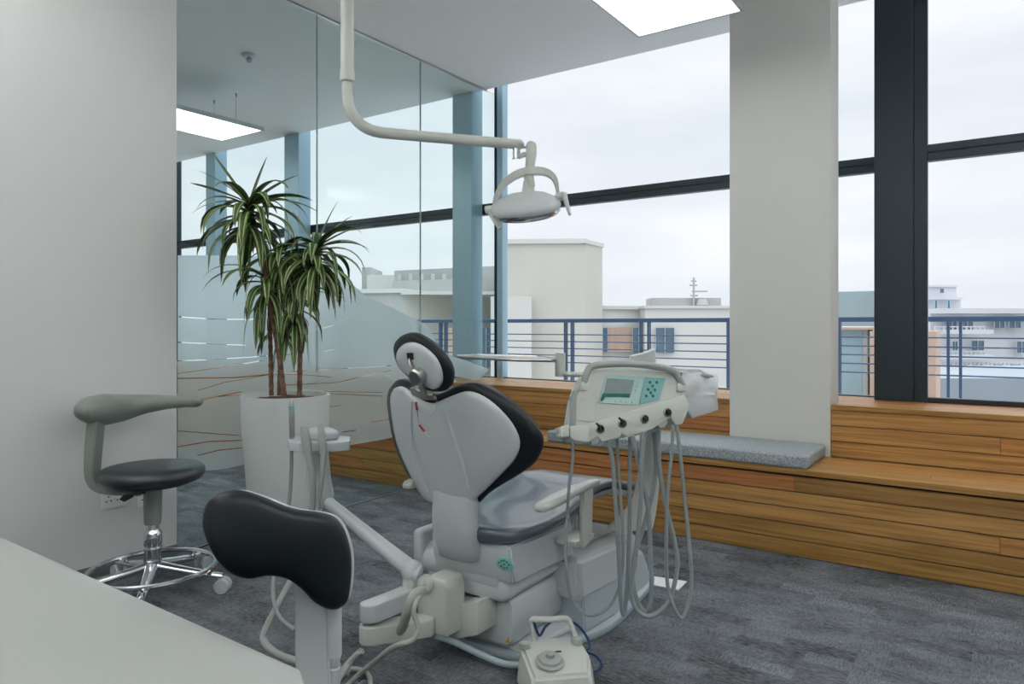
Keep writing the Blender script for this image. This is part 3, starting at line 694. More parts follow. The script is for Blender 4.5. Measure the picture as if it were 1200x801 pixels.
b = bmn(); tube(b, [TT+Vector((.02, .01, -.01)), TT+(U-TT)*.08, U], [.044, .038, .026], 14, 3, flat=.85); ell(b, TT, .042, .042, .04); ell(b, U, .024, .024, .024); fin('long_arm', b, 'white_plastic', aa)
HB = P(373, 512, 2.84)
b = bmn(); prism(b, [P(x, y, 2.85) for x, y in [(358, 525), (383, 523), (386, 560), (390, 580), (388, 596), (362, 596), (359, 560)]], FV*.03, .007, 2); fin('holder_post', b, 'white_plastic', aa)
b = bmn(); zt = HB.z
q = [onZ(x, y, zt) for x, y in [(337, 514.5), (342, 511.5), (352, 510), (384, 508.5), (398, 510), (411, 511), (410, 516.5), (392, 518), (350, 518.5), (339, 517)]]
prism(b, q, (0, 0, -.036), .005, 2)
prism(b, [onZ(x, y, zt) for x, y in [(358, 515), (362, 510.5), (384, 509.5), (392, 511), (398, 515), (380, 516.5)]], (0, 0, .034), .010, 3)
for x_ in (357, 376): prism(b, [P(x_-6, 518, 2.735), P(x_+7, 517.5, 2.735), P(x_+6, 531, 2.735), P(x_-5, 531, 2.735)], FV*.03, .005, 2)
hd = fin('instrument_holder', b, 'white_plastic', aa)
def wand(px0, px1, col, r0, name, label, cat, hose):
    a = P(*px0, 2.80 if name != 'suction_hose' else 2.70); c_ = P(*px1, 2.80 if name != 'suction_hose' else 2.69)
    r = thing(name, label, cat, (c_.x, c_.y, c_.z))
    b = bmn(); tube(b, [c_, c_.lerp(a, .5), c_.lerp(a, .9), a], [r0, r0*1.15, r0*.9, r0*.5], 12, 4); fin('handle', b, col, r)
    b = bmn(); tube(b, [P(x, y, d) for x, y, d in hose], [r0*.75]*len(hose), 10, 6); fin('hose', b, col if col != 'steel' else 'hose_grey', r)
    return r
sy = wand((341.5, 468), (342.5, 513), 'steel', .010, 'air_water_syringe', 'slim steel syringe with blue tip standing in the left instrument holder', 'syringe', [(342, 513, 2.8), (341, 560, 2.79), (336, 610, 2.76), (325, 650, 2.7), (320, 690, 2.62), (326, 720, 2.55), (345, 738, 2.5)])
b = bmn(); cyl(b, P(341.4, 481, 2.79), P(341.6, 475, 2.79), .0105); fin('tip_ring', b, 'teal_panel', sy)
wand((356, 497), (361, 534), 'grey_plastic', .0165, 'suction_hose', 'wide grey suction hose, left of the two in the holder', 'suction hose', [(361, 533, 2.69), (366, 560, 2.68), (365, 600, 2.69), (350, 660, 2.7), (330, 700, 2.6), (312, 735, 2.55), (310, 752, 2.52), (330, 768, 2.45), (372, 780, 2.4), (410, 788, 2.4)])
wand((375.5, 496), (379, 532), 'grey_plastic', .013, 'suction_hose', 'wide grey suction hose, right of the two in the holder', 'suction hose', [(379, 531, 2.69), (377, 560, 2.68), (372, 600, 2.69), (370, 650, 2.7), (372, 700, 2.6), (380, 745, 2.52), (398, 782, 2.42)])
# thick tubes round the links and on the floor
def hose(pts, r, m, label, group=None, name='hose'):
    b = bmn(); tube(b, [P(*p) for p in pts], r, 12, 8); o = fin(name, b, m); tag(o, label, 'hose', group); return o
hose([(496, 690, 2.37), (483, 699, 2.33), (476, 720, 2.33), (470, 737, 2.4), (456, 745, 2.46)], .016, 'hose_light', 'thick ribbed hose bending from the white box down into the arm')
hose([(494, 694, 2.36), (487, 706, 2.31), (485, 718, 2.30), (490, 735, 2.30), (483, 750, 2.29), (462, 757, 2.30), (440, 774, 2.38), (418, 792, 2.42), (398, 812, 2.32)], .0085, 'hose_light', 'thin grey hose hanging over the lower link of the arm')
hose([(424, 762, 2.35), (408, 778, 2.36), (392, 800, 2.3), (380, 815, 2.25)], .012, 'hose_light', 'thick grey hose dropping from the arm elbow')
hose([(398, 790, 2.45), (408, 784, 2.46), (424, 785, 2.45), (433, 793, 2.41), (434, 806, 2.36)], .0085, 'hose_light', 'loop of grey hose lying on the carpet below the arm')

# ------------------------------------------------------------------ delivery unit
du = thing('delivery_unit', 'white instrument console with teal key pad on a curved post', 'dental instrument unit', (-1.33, 2.93, 0))
b = bmn()
pw = [(1.0, 738, 618, 3.06, .10, .05), (0, 748, 603, 3.06, .075, .045), (0, 756, 585, 3.06, .055, .04), (0, 760, 560, 3.04, .048, .036), (0, 762, 530, 3.0, .046, .034), (0, 762, 500, 2.95, .044, .032), (0, 758, 482, 2.9, .044, .032)]
rg = []
for _, x, y, d, a_, c_ in pw:
    p = P(x, y, d); rg.append([p+RV*a_*math.cos(t)+FV*c_*math.sin(t) for t in [2*PI*k/20 for k in range(20)]])
loft(b, rg); fin('post', b, 'offwhite_plastic', du, 80)
yaw = math.radians(16); A_ = RV*math.cos(yaw)+FV*math.sin(yaw); Bd = FV*math.cos(yaw)-RV*math.sin(yaw); tl = math.radians(14)
V_ = Z3*math.cos(tl)+Bd*math.sin(tl)
fc = Frame(P(738, 470, 2.50), A_, V_)      # n points to the viewer side
assert fc.n.dot(FV) < 0
def cons(px, c0, c1, m, name, parent, bev=.003, seg=2):
    b = bmn(); pts = [fc.at(*fc.hit(x, y, c1), c1) for x, y in px]
    prism(b, pts, fc.n*(c0-c1), bev, seg); return fin(name, b, m, parent)
bd = cons([(671, 512), (672, 495), (676, 470), (682, 450), (689, 437), (700, 432), (788, 434), (797, 440), (802, 452), (805, 470), (803, 488), (770, 500), (720, 510)], -.11, 0, 'offwhite_plastic', 'console_body', du, .012, 4)
br = cons([(690, 518), (689, 497), (700, 493), (802, 462.5), (809, 474), (800.5, 496), (792, 498), (786, 489), (764, 503), (757, 505.5), (735, 511.5), (729, 507), (727, 512), (706, 517.5), (700, 511)], -.06, .035, 'offwhite_plastic', 'instrument_bar', du, .004, 2)
cons([(668, 499), (691, 497), (691, 518), (674, 516), (668.5, 512)], -.05, .045, 'offwhite_plastic', 'end_block', du, .004, 2)
cons([(657, 499.5), (667, 496.5), (667.5, 511), (658, 513)], -.01, .05, 'offwhite_plastic', 'side_knob', du, .004, 2)
cons([(679, 463.5), (697.5, 465), (696, 494), (676, 492)], .0, .0025, 'offwhite_plastic', 'access_door', du, .001, 1)
cp = cons([(710, 438), (781, 442), (773, 468.5), (747, 475), (700.6, 472)], .0, .004, 'pale_panel', 'control_panel', du, .002, 1)
cons([(756, 441.5), (780, 443), (772.5, 467.5), (749, 473.5)], .004, .0055, 'teal_panel', 'key_field', cp, .0005, 1)
cons([(711.5, 443), (743.5, 445), (738, 466), (707, 463)], .004, .0052, 'screen', 'screen', cp, .0005, 1)
cons([(706.2, 460.5), (738.5, 461), (737.5, 465.5), (709.5, 464.5), (706, 470), (703.5, 469)], .0052, .006, 'teal_dark', 'screen_band', cp, .0003, 1)
def dots(lst, r, c, m, nm, par):
    for x, y in lst:
        b = bmn(); p = fc.at(*fc.hit(x, y, c), c); lathe(b, [(0, -.001), (r, -.001), (r*.8, .0015), (0, .0018)], p, fc.n, 14); fin(nm, b, m, par)
dots([(620+x/4.7125, 390+y/4.7125) for x, y in [(668, 272), (706, 272), (683, 292), (658, 311), (695, 314), (673, 329), (648, 346), (685, 347)]], .0058, .0058, 'teal_dark', 'key', cp)
dots([(620+x/4.7125, 390+y/4.7125) for x, y in [(478, 375), (508, 377), (539, 379), (570, 381), (603, 268), (598, 292), (592, 315)]], .0042, .0045, 'white_plastic', 'key', cp)
b = bmn(); hp_ = [(684.5, 452, -.005), (686, 441, .005), (691, 431, .012), (701, 427.5, .014), (725, 426, .014), (750, 427, .014), (778, 431, .014), (790, 435, .012), (796, 444, .006), (800, 452, -.003)]
tube(b, [fc.at(*fc.hit(x, y, c), c) for x, y, c in hp_], .0125, 14, 5); fin('handle', b, 'grey_plastic', du, 60)
cons([(681.5, 447), (690, 447), (689, 457), (680, 457)], -.03, .010, 'offwhite_plastic', 'handle_mount', du, .003, 2)
cons([(794, 448), (803, 448), (805, 458), (794, 458)], -.03, .010, 'offwhite_plastic', 'handle_mount', du, .003, 2)
# instrument sockets with black tips and drooping cuffs
for i, (x, y) in enumerate([(703, 502.5), (729, 496), (755, 490.5), (782, 483)]):
    p = fc.at(*fc.hit(x, y, .036), .036)
    b = bmn(); lathe(b, [(0, -.01), (.014, -.01), (.0165, .004), (.013, .008), (.010, .003), (0, .002)], p, fc.n, 20); ho = fin('instrument_socket', b, 'steel', du)
    b = bmn(); lathe(b, [(0, 0), (.009, 0), (.008, .014), (0, .015)], p+fc.n*.002, fc.n, 14)
    if i < 2: tube(b, [p+fc.n*.012, p+fc.n*.02-A_*.012+Z3*.010, p+fc.n*.022-A_*.022+Z3*.018], [.006, .004, .0035], 8, 3)
    fin('coupling', b, 'black', ho)
    b = bmn(); pr = [(x-8, y+9), (x-3, y+5), (x+1, y+11), (x-2, y+17), (x-8, y+19), (x-11, y+15)]
    prism(b, [fc.at(*fc.hit(*q, .03), .03) for q in pr], fc.n*-.03, .003, 2); fin('cuff', b, 'grey_plastic', ho)
# tray box behind with protective wrap
b = bmn(); q = [P(803, 441, 2.62), P(838, 441.5, 2.86), P(843, 481, 2.84), P(812, 490.5, 2.62), P(802, 472, 2.6)]
prism(b, q, -RV*.10+FV*.10, .008, 3); fin('tray_box', b, 'white_plastic', du)
b = bmn(); q0 = [P(802, 439, 2.60), P(838, 440, 2.86)]
g = []
for i in range(9):
    row = []
    for j in range(9):
        u_, v_ = i/8, j/8; p = P(800+u_*41, 436+v_*(30-6*u_)+u_*2.5, 2.57+u_*.27); p += Vector((random.uniform(-1, 1)*.003, random.uniform(-1, 1)*.003, random.uniform(-1, 1)*.003)); row.append(b.verts.new(p))
    g.append(row)
for i in range(8):
    for j in range(8): b.faces.new((g[i][j], g[i+1][j], g[i+1][j+1], g[i][j+1]))
fs = list(b.faces); ex = bmesh.ops.extrude_face_region(b, geom=fs)
for v in [v for v in ex['geom'] if isinstance(v, bmesh.types.BMVert)]: v.co += FV*.004
o = fin('plastic_wrap', b, 'clear_plastic_wrap'); tag(o, 'crinkled clear plastic sheet draped over the right end of the console', 'plastic sheet')
cons([(700, 433), (790, 434.5), (800, 437), (838, 441), (820, 432), (700, 429)], -.16, -.10, 'white_plastic', 'top_deck', du, .002, 1)
b = bmn(); q = [P(740, 417, 2.66), P(757, 413, 2.66), P(768, 408, 2.70), P(769, 424, 2.70), P(757, 428, 2.66), P(740, 428, 2.66)]; prism(b, q, FV*.05, .004, 2); o = fin('tissue_box', b, 'white_plastic'); tag(o, 'small white box sitting on top of the instrument console', 'box')
# arm to the bib tray and the tray itself
b = bmn(); tube(b, [P(692, 439, 2.66), P(672, 438.5, 2.70), P(656, 438, 2.74)], .011, 12, 3, flat=.9); cyl(b, P(656.5, 441, 2.74), P(656.5, 413, 2.74), .020, seg=20); fin('tray_arm', b, 'offwhite_plastic', du)
b = bmn(); tz = P(600, 420, 2.8).z
q = [Vector((v.x, v.y, tz)) for v in [P(651, 418, 2.74), P(645, 418, 2.66), P(606, 418, 2.70), P(540, 417, 2.95), P(536, 416, 3.05), P(560, 416, 3.16), P(630, 416, 3.02), P(651, 417, 2.8)]]
prism(b, q, (0, 0, -.007), .002, 1); tube(b, q, .0045, 8, 0, closed=True)
fin('instrument_tray', b, 'steel', du)
b = bmn(); box(b, 0, .001, 0, .001, 0, .001); b.free()
# hoses looping down from the console
G = 'grey hoses looping below the console'
def loop(pts, d0, d1, r, lb):
    n = len(pts); o = hose([(x, y, d0+(d1-d0)*i/(n-1)) for i, (x, y) in enumerate(pts)], r, 'hose_grey', lb, None, 'instrument_hose'); return o
loop([(671, 515), (671, 540), (667, 570), (665, 600), (663, 640), (665, 682), (673, 707), (691, 721), (712, 712), (724, 692), (730, 658), (728.5, 600), (724, 540), (723, 514)], 2.40, 2.50, .0055, 'thinnest grey hose making the widest loop, leftmost below the console')
loop([(711.5, 514), (717.7, 540), (722, 600), (725.5, 658.6), (727.5, 701), (731, 720), (735, 687), (737.5, 620), (738, 540), (738.5, 512)], 2.42, 2.52, .0075, 'grey hose in a narrow vertical loop, second from the left below the console')
loop([(741, 510), (748, 540), (753, 564), (760, 599), (762.5, 658), (763.5, 694), (758, 716), (748, 706), (742, 682), (743, 654), (750, 630), (757.5, 606), (766, 570), (769, 540), (766, 506)], 2.41, 2.54, .008, 'grey hose crossing itself in the middle of the console hoses')
loop([(755, 506), (751.6, 540), (751.5, 575.6), (749, 611), (744.5, 654), (739.8, 692), (745.7, 713), (762, 721.5), (781, 708), (789.6, 687), (794, 658.6), (789.6, 630), (781, 594.5), (775, 563.7), (771.8, 535), (771, 504)], 2.40, 2.52, .008, 'grey hose in the broad low loop right of the middle')
loop([(788.5, 498), (787, 530), (782.4, 575.6), (780.8, 623), (781.3, 672.8), (786, 701), (798, 723.5), (807, 706), (810.4, 677.5), (807, 630), (802.6, 587), (797.9, 540), (793, 498)], 2.43, 2.5, .0065, 'grey hose in the long loop furthest right below the console')
# syringe hanging at the left end of the console
sg = thing('air_water_syringe', 'upright steel syringe with blue band clipped to the left end of the console', 'syringe', P(671, 512, 2.38))
b = bmn(); prism(b, [P(x, y, 2.385) for x, y in [(668, 512), (667.5, 470), (670, 458), (674, 456), (676, 462), (675, 512)]], FV*.016, .003, 2); fin('handle', b, 'grey_plastic', sg)
b = bmn(); prism(b, [P(x, y, 2.384) for x, y in [(667.2, 464), (670, 464), (670, 469), (667.2, 469)]], FV*.015, .0005, 1); fin('band', b, 'teal_panel', sg)

# ------------------------------------------------------------------ foot control
fcx = P(652, 801, 2.40); fl = Vector((fcx.x, fcx.y, 0))
ft = thing('foot_control', 'boxy off-white foot control with carrying handle and dial on the carpet', 'foot pedal', fl)
fa = RV*math.cos(.32)-FV*math.sin(.32)*1; fa = (RV*math.cos(.25)+FV*math.sin(.25)); fbk = Z3.cross(fa)
o0 = onZ(648, 762, .12)
o0 = Vector((o0.x, o0.y, 0))
def FP(a, b_, z): return o0+fa*a+fbk*b_+Z3*z
b = bmn()
def fr_(z, k, dz=0): return [FP(-.115*k, -.13*k, z-.028+dz), FP(.09*k, -.15*k, z-.028+dz), FP(.125*k, -.05*k, z-.012+dz), FP(.125*k, .05*k, z), FP(.09*k, .085*k, z+.006), FP(-.05*k, .10*k, z+.006), FP(-.11*k, .05*k, z)]
rg = [[Vector((p.x, p.y, .004)) for p in fr_(.04, 1.03)], [Vector((p.x, p.y, .05)) for p in fr_(.04, 1.0)], fr_(.125, .90)]
loft(b, rg); bmesh.ops.bevel(b, geom=[e for e in b.edges], offset=.010, segments=3, affect='EDGES', clamp_overlap=True); fin('housing', b, 'offwhite_plastic', ft, 45)
dn = (Z3*.97-fbk*.18).normalized(); dp = FP(-.03, -.062, .118)
b = bmn(); lathe(b, [(0, 0), (.045, 0), (.046, .006), (.038, .010), (.036, .018), (.015, .022), (.013, .034), (0, .036)], dp-dn*.006, dn, 30); fin('dial', b, 'grey_plastic', ft)
for a_, b__ in ((-.085, .045), (.095, .03)):
    b = bmn(); lathe(b, [(0, 0), (.019, 0), (.021, .006), (.018, .020), (.010, .026), (0, .027)], FP(a_, b__, .118), Z3, 20); fin('knob', b, 'grey_plastic', ft)
b = bmn(); HH = [FP(-.045, .07, .115), FP(-.046, .075, .165), FP(-.05, .08, .195), FP(-.03, .055, .205), FP(.01, .045, .205), FP(.05, .055, .20), FP(.075, .06, .19), FP(.09, .045, .15), FP(.10, .035, .118)]
tube(b, HH, .0125, 12, 5, flat=.75); fin('carry_handle', b, 'offwhite_plastic', ft, 60)
b = bmn(); box(b, -.014, .014, -.004, .004, 0, .0014, mtx=Matrix.Translation(FP(.008, -.02, .124))@Matrix.Rotation(YAW+.25, 4, 'Z')); fin('marking', b, 'black', ft)
hose([(625, 727, 2.42), (632, 744, 2.42), (640, 733, 2.46), (652, 726, 2.52), (672, 729, 2.55), (686, 743, 2.50), (691, 757, 2.46), (684, 763, 2.42)], .0045, 'blue_cable', 'thin dark blue cable curling round the foot control handle', None, 'cable')
hose([(686, 763, 2.44), (698, 768, 2.46), (705, 778, 2.43), (700, 785, 2.41), (688, 788, 2.38)], .0045, 'blue_cable', 'short dark blue cable loop right of the foot control', None, 'cable')
hose([(511, 744, 2.5), (535, 753, 2.52), (565, 767, 2.50), (590, 777, 2.47), (612, 778, 2.45), (625, 770, 2.44)], .012, 'blue_grey_plastic', 'blue-grey tube lying along the rear edge of the chair base')
hose([(300, 629, 4.0), (270, 632, 3.95), (246, 637, 3.86), (231, 643, 3.80)], .004, 'black', 'thin black cable on the carpet along the glass partition', None, 'cable')

# ------------------------------------------------------------------ operating light
ol = thing('operating_light', 'white dental operating lamp on a bent ceiling arm', 'dental lamp', Vector((P(407, 100, 2.53).x, P(407, 100, 2.53).y, ZC)))
p0 = P(407, 100, 2.53)
b = bmn(); cyl(b, (p0.x, p0.y, P(407, 92, 2.53).z), (p0.x, p0.y, ZC-.001), .0235, seg=24); cyl(b, (p0.x, p0.y, P(407, 96, 2.53).z), (p0.x, p0.y, P(407, 82, 2.53).z), .026, seg=24)
lathe(b, [(0, 0), (.09, 0), (.09, -.02), (.03, -.05), (0, -.05)], (p0.x, p0.y, ZC-.0005)); fin('ceiling_tube', b, 'offwhite_plastic', ol)
b = bmn(); tube(b, [P(407, 95, 2.53), P(407, 112, 2.53), P(411, 130, 2.532), P(422, 145, 2.54), P(440, 154, 2.56), P(470, 157.5, 2.60), P(540, 163.5, 2.67), P(608, 169, 2.74)], [.0185, .019, .02, .02, .02, .02, .02, .0195], 18, 6); ell(b, P(608, 169, 2.74), .021, .021, .0205); fin('bent_arm', b, 'offwhite_plastic', ol, 70)
b = bmn(); cyl(b, P(605, 187, 2.74), P(605, 174, 2.74), .016, seg=20); tube(b, [P(606, 184, 2.74), P(615, 181, 2.73), P(620, 180, 2.73)], .010, 10, 3); tube(b, [P(608, 173, 2.74), P(620, 172, 2.73)], .005, 10, 0); fin('joint', b, 'chrome', ol)
b = bmn(); tube(b, [P(622.5, 170, 2.73), P(622.5, 180, 2.73), P(621, 195, 2.73), P(619.5, 206, 2.73), P(622, 219, 2.73)], [.020, .0215, .018, .020, .018], 16, 4); ell(b, P(622.5, 170.5, 2.73), .020, .020, .018); fin('neck', b, 'offwhite_plastic', ol, 70)
b = bmn(); yk = [(578, 244, 2.78), (582, 229, 2.77), (592, 214, 2.75), (608, 203.5, 2.73), (625, 200.5, 2.72), (640, 202, 2.73), (650, 210, 2.74), (654, 226, 2.75)]
path = catmull([P(*p) for p in yk], 5); rg = []
for i, p in enumerate(path):
    tg = (path[min(i+1, len(path)-1)]-path[max(i-1, 0)]).normalized(); nr = tg.cross(FV).normalized(); hw = .0045+.009*math.sin(PI*min(1, max(0, (i/(len(path)-1)))))
    rg.append([p+FV*.02+nr*hw, p-FV*.02+nr*hw, p-FV*.02-nr*hw, p+FV*.02-nr*hw])
loft(b, rg); fin('yoke', b, 'offwhite_plastic', ol, 40)
# head: a shallow dish seen from below and behind
up = (Z3*.86-FV*.44-RV*.10).normalized(); sd = (RV*.97+Z3*.13-FV*.05); sd = (sd-up*sd.dot(up)).normalized(); fw = up.cross(sd).normalized()
hc = P(616, 240, 2.74)
b = bmn(); rg = []
for r_, h_ in [(.02, .045), (.35, .043), (.62, .036), (.84, .020), (.97, .004), (1.0, -.010), (.97, -.018), (.92, -.018)]:
    ring_ = []
    for k in range(40):
        a = 2*PI*k/40; x = .136*r_*math.copysign(abs(math.cos(a))**.92, math.cos(a)); y = .094*r_*math.copysign(abs(math.sin(a))**.92, math.sin(a)); ring_.append(hc+sd*x+fw*y+up*h_)
    rg.append(ring_)
loft(b, rg); fin('lamp_head', b, 'white_plastic', ol, 50)
b = bmn(); rg = []
for r_, h_ in [(.97, -.0185), (.98, -.030), (.90, -.042), (.5, -.050), (.02, -.052)]:
    rg.append([hc+sd*.136*r_*math.cos(a)+fw*.094*r_*math.sin(a)+up*h_ for a in [2*PI*k/36 for k in range(36)]])
loft(b, rg); fin('reflector', b, 'chrome', ol, 60)
b = bmn(); cyl(b, P(652, 231, 2.74), P(662, 229, 2.73), .017, seg=20); fin('side_pivot', b, 'offwhite_plastic', ol)
b = bmn(); tube(b, [P(661, 226, 2.72), P(664, 238, 2.71), P(668, 252, 2.70)], [.0105, .009, .006], 12, 3); fin('grip', b, 'offwhite_plastic', ol)
b = bmn(); cyl(b, P(569, 246, 2.78), P(580, 244, 2.77), .015, seg=20); fin('side_pivot', b, 'offwhite_plastic', ol)
b = bmn(); tube(b, [P(574, 248, 2.76), P(580, 258, 2.75), P(586, 268, 2.74)], [.0115, .010, .008], 12, 3); fin('grip', b, 'offwhite_plastic', ol)
b = bmn(); cyl(b, P(620, 212, 2.735), P(618.5, 229, 2.738), .021, .025, seg=20); fin('head_mount', b, 'offwhite_plastic', ol)

# ------------------------------------------------------------------ stools
def stool_base(r, c, zring, zseat, seatr, ringm='chrome', phase=0):
    def L(a, rr, z): a += phase; return c+RV*rr*math.cos(a)+FV*rr*math.sin(a)+Z3*z
    for k in range(5):
        a = 2*PI*k/5
        b = bmn(); tube(b, [L(a, .02, .125), L(a, .12, .105), L(a, .24, .085), L(a, .315, .075)], [.028, .025, .021, .017], 12, 4, flat=.75); lg = fin('base_leg', b, 'chrome', r, 60)
        b = bmn(); p = L(a, .315, .034); cyl(b, L(a, .315, .05), L(a, .315, .075), .008, seg=10)
        ax = (FV*math.cos(a+phase)-RV*math.sin(a+phase)); p = p+Vector((0, 0, 0))
        cyl(b, p-ax*.026, p-ax*.006, .033, seg=24); cyl(b, p+ax*.006, p+ax*.026, .033, seg=24); cyl(b, p-ax*.029, p+ax*.029, .014, seg=14)
        box(b, -.012, .012, -.012, .012, .0, .02, .003, 1, Matrix.Translation(L(a, .315, .045)-Vector((0, 0, 0))))
        fin('caster', b, 'white_plastic', lg)
    b = bmn(); tube(b, [c+RV*.26*math.cos(t)+FV*.26*math.sin(t)+Z3*zring for t in [2*PI*k/48 for k in range(48)]], .0115, 10, 0, closed=True)
    for k in range(5):
        a = 2*PI*k/5; tube(b, [L(a, .245, zring-.03), L(a, .25, zring)], .007, 8, 0)
    fin('foot_ring', b, 'chrome', r)
    b = bmn(); lathe(b, [(0, .07), (.034, .07), (.042, .10), (.037, .15), (.034, .19), (.038, .20), (.038, .205), (.034, .21), (.034, .215), (.038, .22), (.038, .27), (.030, .28), (.026, .29), (.026, .34), (0, .34)], c, Z3, 24)
    fin('column', b, 'chrome', r, 50)
    b = bmn(); lathe(b, [(0, .31), (.034, .31), (.036, .33), (.040, zseat-.06), (.05, zseat-.05), (0, zseat-.05)], c, Z3, 24); fin('column_sleeve', b, 'sage_plastic', r, 50)
def seat(r, c, z, R, mt, tilt=0.0):
    b = bmn(); lathe(b, [(0, -.05), (R*.55, -.05), (R*.93, -.036), (R*1.0, -.018), (R*.995, .004), (R*.93, .020), (R*.7, .028), (0, .024)], c+Z3*z, Z3, 48); fin('seat', b, mt, r, 80)
    b = bmn(); lathe(b, [(0, -.07), (R*.3, -.07), (R*.75, -.054), (R*.7, -.045), (0, -.045)], c+Z3*z, Z3, 36); fin('seat_pan', b, 'sage_plastic', r, 60)
sc = P(179, 600, 3.2); sc.z = 0
sl_ = thing('stool', 'operator stool with round black seat and curved sage arm by the left wall', 'stool', sc)
stool_base(sl_, sc, .112, .545, .22)
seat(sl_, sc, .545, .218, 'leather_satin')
b = bmn()
def SL(px, py, d): return P(px, py, d)
# bracket
br_ = [(168, 577, 3.2), (135, 575, 3.2), (117, 570, 3.2), (109, 558, 3.2), (109, 535, 3.2), (112, 500, 3.22), (115, 485, 3.24)]
path = catmull([P(*p) for p in br_], 5); rg = []
for i, p in enumerate(path):
    tg = (path[min(i+1, len(path)-1)]-path[max(i-1, 0)]).normalized(); nr = tg.cross(FV).normalized()
    hw = .008+.016*min(1, i/(len(path)*.7)); rg.append([p+FV*.035+nr*hw, p-FV*.035+nr*hw, p-FV*.035-nr*hw, p+FV*.035-nr*hw])
loft(b, rg); bmesh.ops.bevel(b, geom=[e for e in b.edges], offset=.004, segments=2, affect='EDGES', clamp_overlap=True); fin('arm_bracket', b, 'sage_plastic', sl_, 50)
b = bmn(); tube(b, [P(94.5, 482, 3.12), P(97, 481, 3.14), P(106, 480, 3.2), P(122, 479.5, 3.28), P(143, 477.5, 3.38), P(168, 473.5, 3.44), P(195, 471, 3.44), P(218, 470.5, 3.36), P(230, 470.5, 3.27), P(235, 470.5, 3.23)],
     [.012, .040, .062, .073, .065, .047, .034, .026, .025, .012], 20, 6); fin('arm_pad', b, 'sage_plastic', sl_, 80)
b = bmn(); tube(b, [P(170, 577, 3.1), P(158, 578, 3.0), P(152, 580, 2.97)], .004, 8, 3); prism(b, [P(x, y, 2.96) for x, y in [(139, 585), (146, 578), (157, 577), (155, 583), (145, 588)]], FV*.012, .003, 2); fin('lever', b, 'black', sl_)

# nearer stool, turned toward the camera: its seat lies below the picture
nc = P(330, 700, 1.16); nc.z = 0
ns = thing('stool', 'stool with dark kidney-shaped lumbar pad on a white post in the near foreground', 'stool', nc)
fs_ = Frame(P(330, 640, 1.32), RV*.97+FV*.24, Z3-FV*.02, lambda a, c_: -.9*(a+.02)**2)
po = [(238, 609), (243, 588), (258, 577), (280, 574), (305, 580.5), (343, 595), (377, 600), (395, 607), (406, 626), (412, 656), (409, 695), (400, 708), (387, 711), (369, 703), (352, 686), (335, 675), (314, 672), (292, 676), (271, 669), (254, 652), (243, 630)]
b = bmn(); pad(b, fs_, H_(fs_, po, 0), [fs_.hit(272, 621), fs_.hit(320, 632), fs_.hit(372, 645), fs_.hit(386, 670)], .034, .018, 0, 4, 7, .55); fin('lumbar_pad', b, 'leather', ns, 80)
b = bmn(); pob = [(x+3, y-.5) for x, y in po]; pad(b, fs_, [(a*.985+.002, c_*.985) for a, c_ in H_(fs_, pob, -.018)], [fs_.hit(275, 620, -.02), fs_.hit(320, 631, -.02), fs_.hit(372, 645, -.02), fs_.hit(388, 670, -.02)], .006, .020, -.022, 4, 5, .6); fin('pad_shell', b, 'white_plastic', ns, 80)
b = bmn(); zz = [(346, 385, 650, 1.375), (346, 385, 700, 1.375), (345, 385, 760, 1.37), (346, 386, 800, 1.36), (346, 386, 860, 1.33)]
rg = []
for x0, x1, y, d in zz: rg.append([P(x0, y, d), P(x1, y, d), P(x1, y, d)+FV*.02, P(x0, y, d)+FV*.02])
loft(b, rg); bmesh.ops.bevel(b, geom=[e for e in b.edges], offset=.004, segments=2, affect='EDGES', clamp_overlap=True); fin('post_plate', b, 'white_plastic', ns)
b = bmn(); c0 = P(391, 660, 1.385); c1 = P(391, 768, 1.385); cyl(b, c1, c0, .0155, seg=24); cyl(b, P(391, 783, 1.385), c1, .009, .0145, seg=20); cyl(b, P(391, 900, 1.385), P(391, 781, 1.385), .013, seg=20); fin('post', b, 'white_plastic', ns)
pe = P(391, 890, 1.385)
b = bmn(); tube(b, [pe, pe.lerp(nc+Z3*pe.z, .15)-Z3*.02, nc+Z3*.44], .014, 10, 4); tube(b, [P(366, 855, 1.33), nc+Z3*.45], .014, 10, 4); fin('arm_bracket', b, 'white_plastic', ns)
stool_base(ns, nc, .112, .49, .2, phase=.5); seat(ns, nc, .49, .19, 'leather')

# ------------------------------------------------------------------ plant
pc_ = P(335, 520, 3.78); pc_.z = 0
pl = thing('potted_dracaena', 'tall striped dracaena with bare canes in a glossy white tub by the glass', 'potted plant', pc_)
k_ = 3.78/FPX; ztop = H-(462-381)*k_
b = bmn(); lathe(b, [(0, .003), (.165, .003), (.172, .01), (.185, .2), (.205, .45), (.222, .65), (.228, ztop-.02), (.228, ztop), (.212, ztop), (.208, ztop-.03), (.20, ztop-.06), (0, ztop-.06)], pc_, Z3, 56); fin('pot', b, 'pot_white', pl, 40)
b = bmn(); lathe(b, [(0, ztop-.058), (.203, ztop-.058), (.15, ztop-.018), (0, ztop-.012)], pc_, Z3, 40)
for v in b.verts: v.co += Vector((random.uniform(-1, 1), random.uniform(-1, 1), random.uniform(-1, 1)))*.004
fin('soil', b, 'soil', pl, 80)
def cane(pts, r0, r1):
    b = bmn(); q = catmull([P(*p) for p in pts], 14); n = len(q)
    # ringed bark
    rr = [ (r0+(r1-r0)*i/(n-1))*(1.12 if i % 3 == 0 else .96) for i in range(n)]
    tube(b, q, rr, 10, 0); fin('cane', b, 'bark', pl, 80)
cane([(318, 463, 3.76), (317, 410, 3.76), (316, 365, 3.76), (316, 340, 3.77)], .012, .010)
cane([(333, 463, 3.72), (326, 410, 3.72), (316, 350, 3.71), (308, 300, 3.70), (300, 268, 3.68), (294, 246, 3.68)], .014, .011)
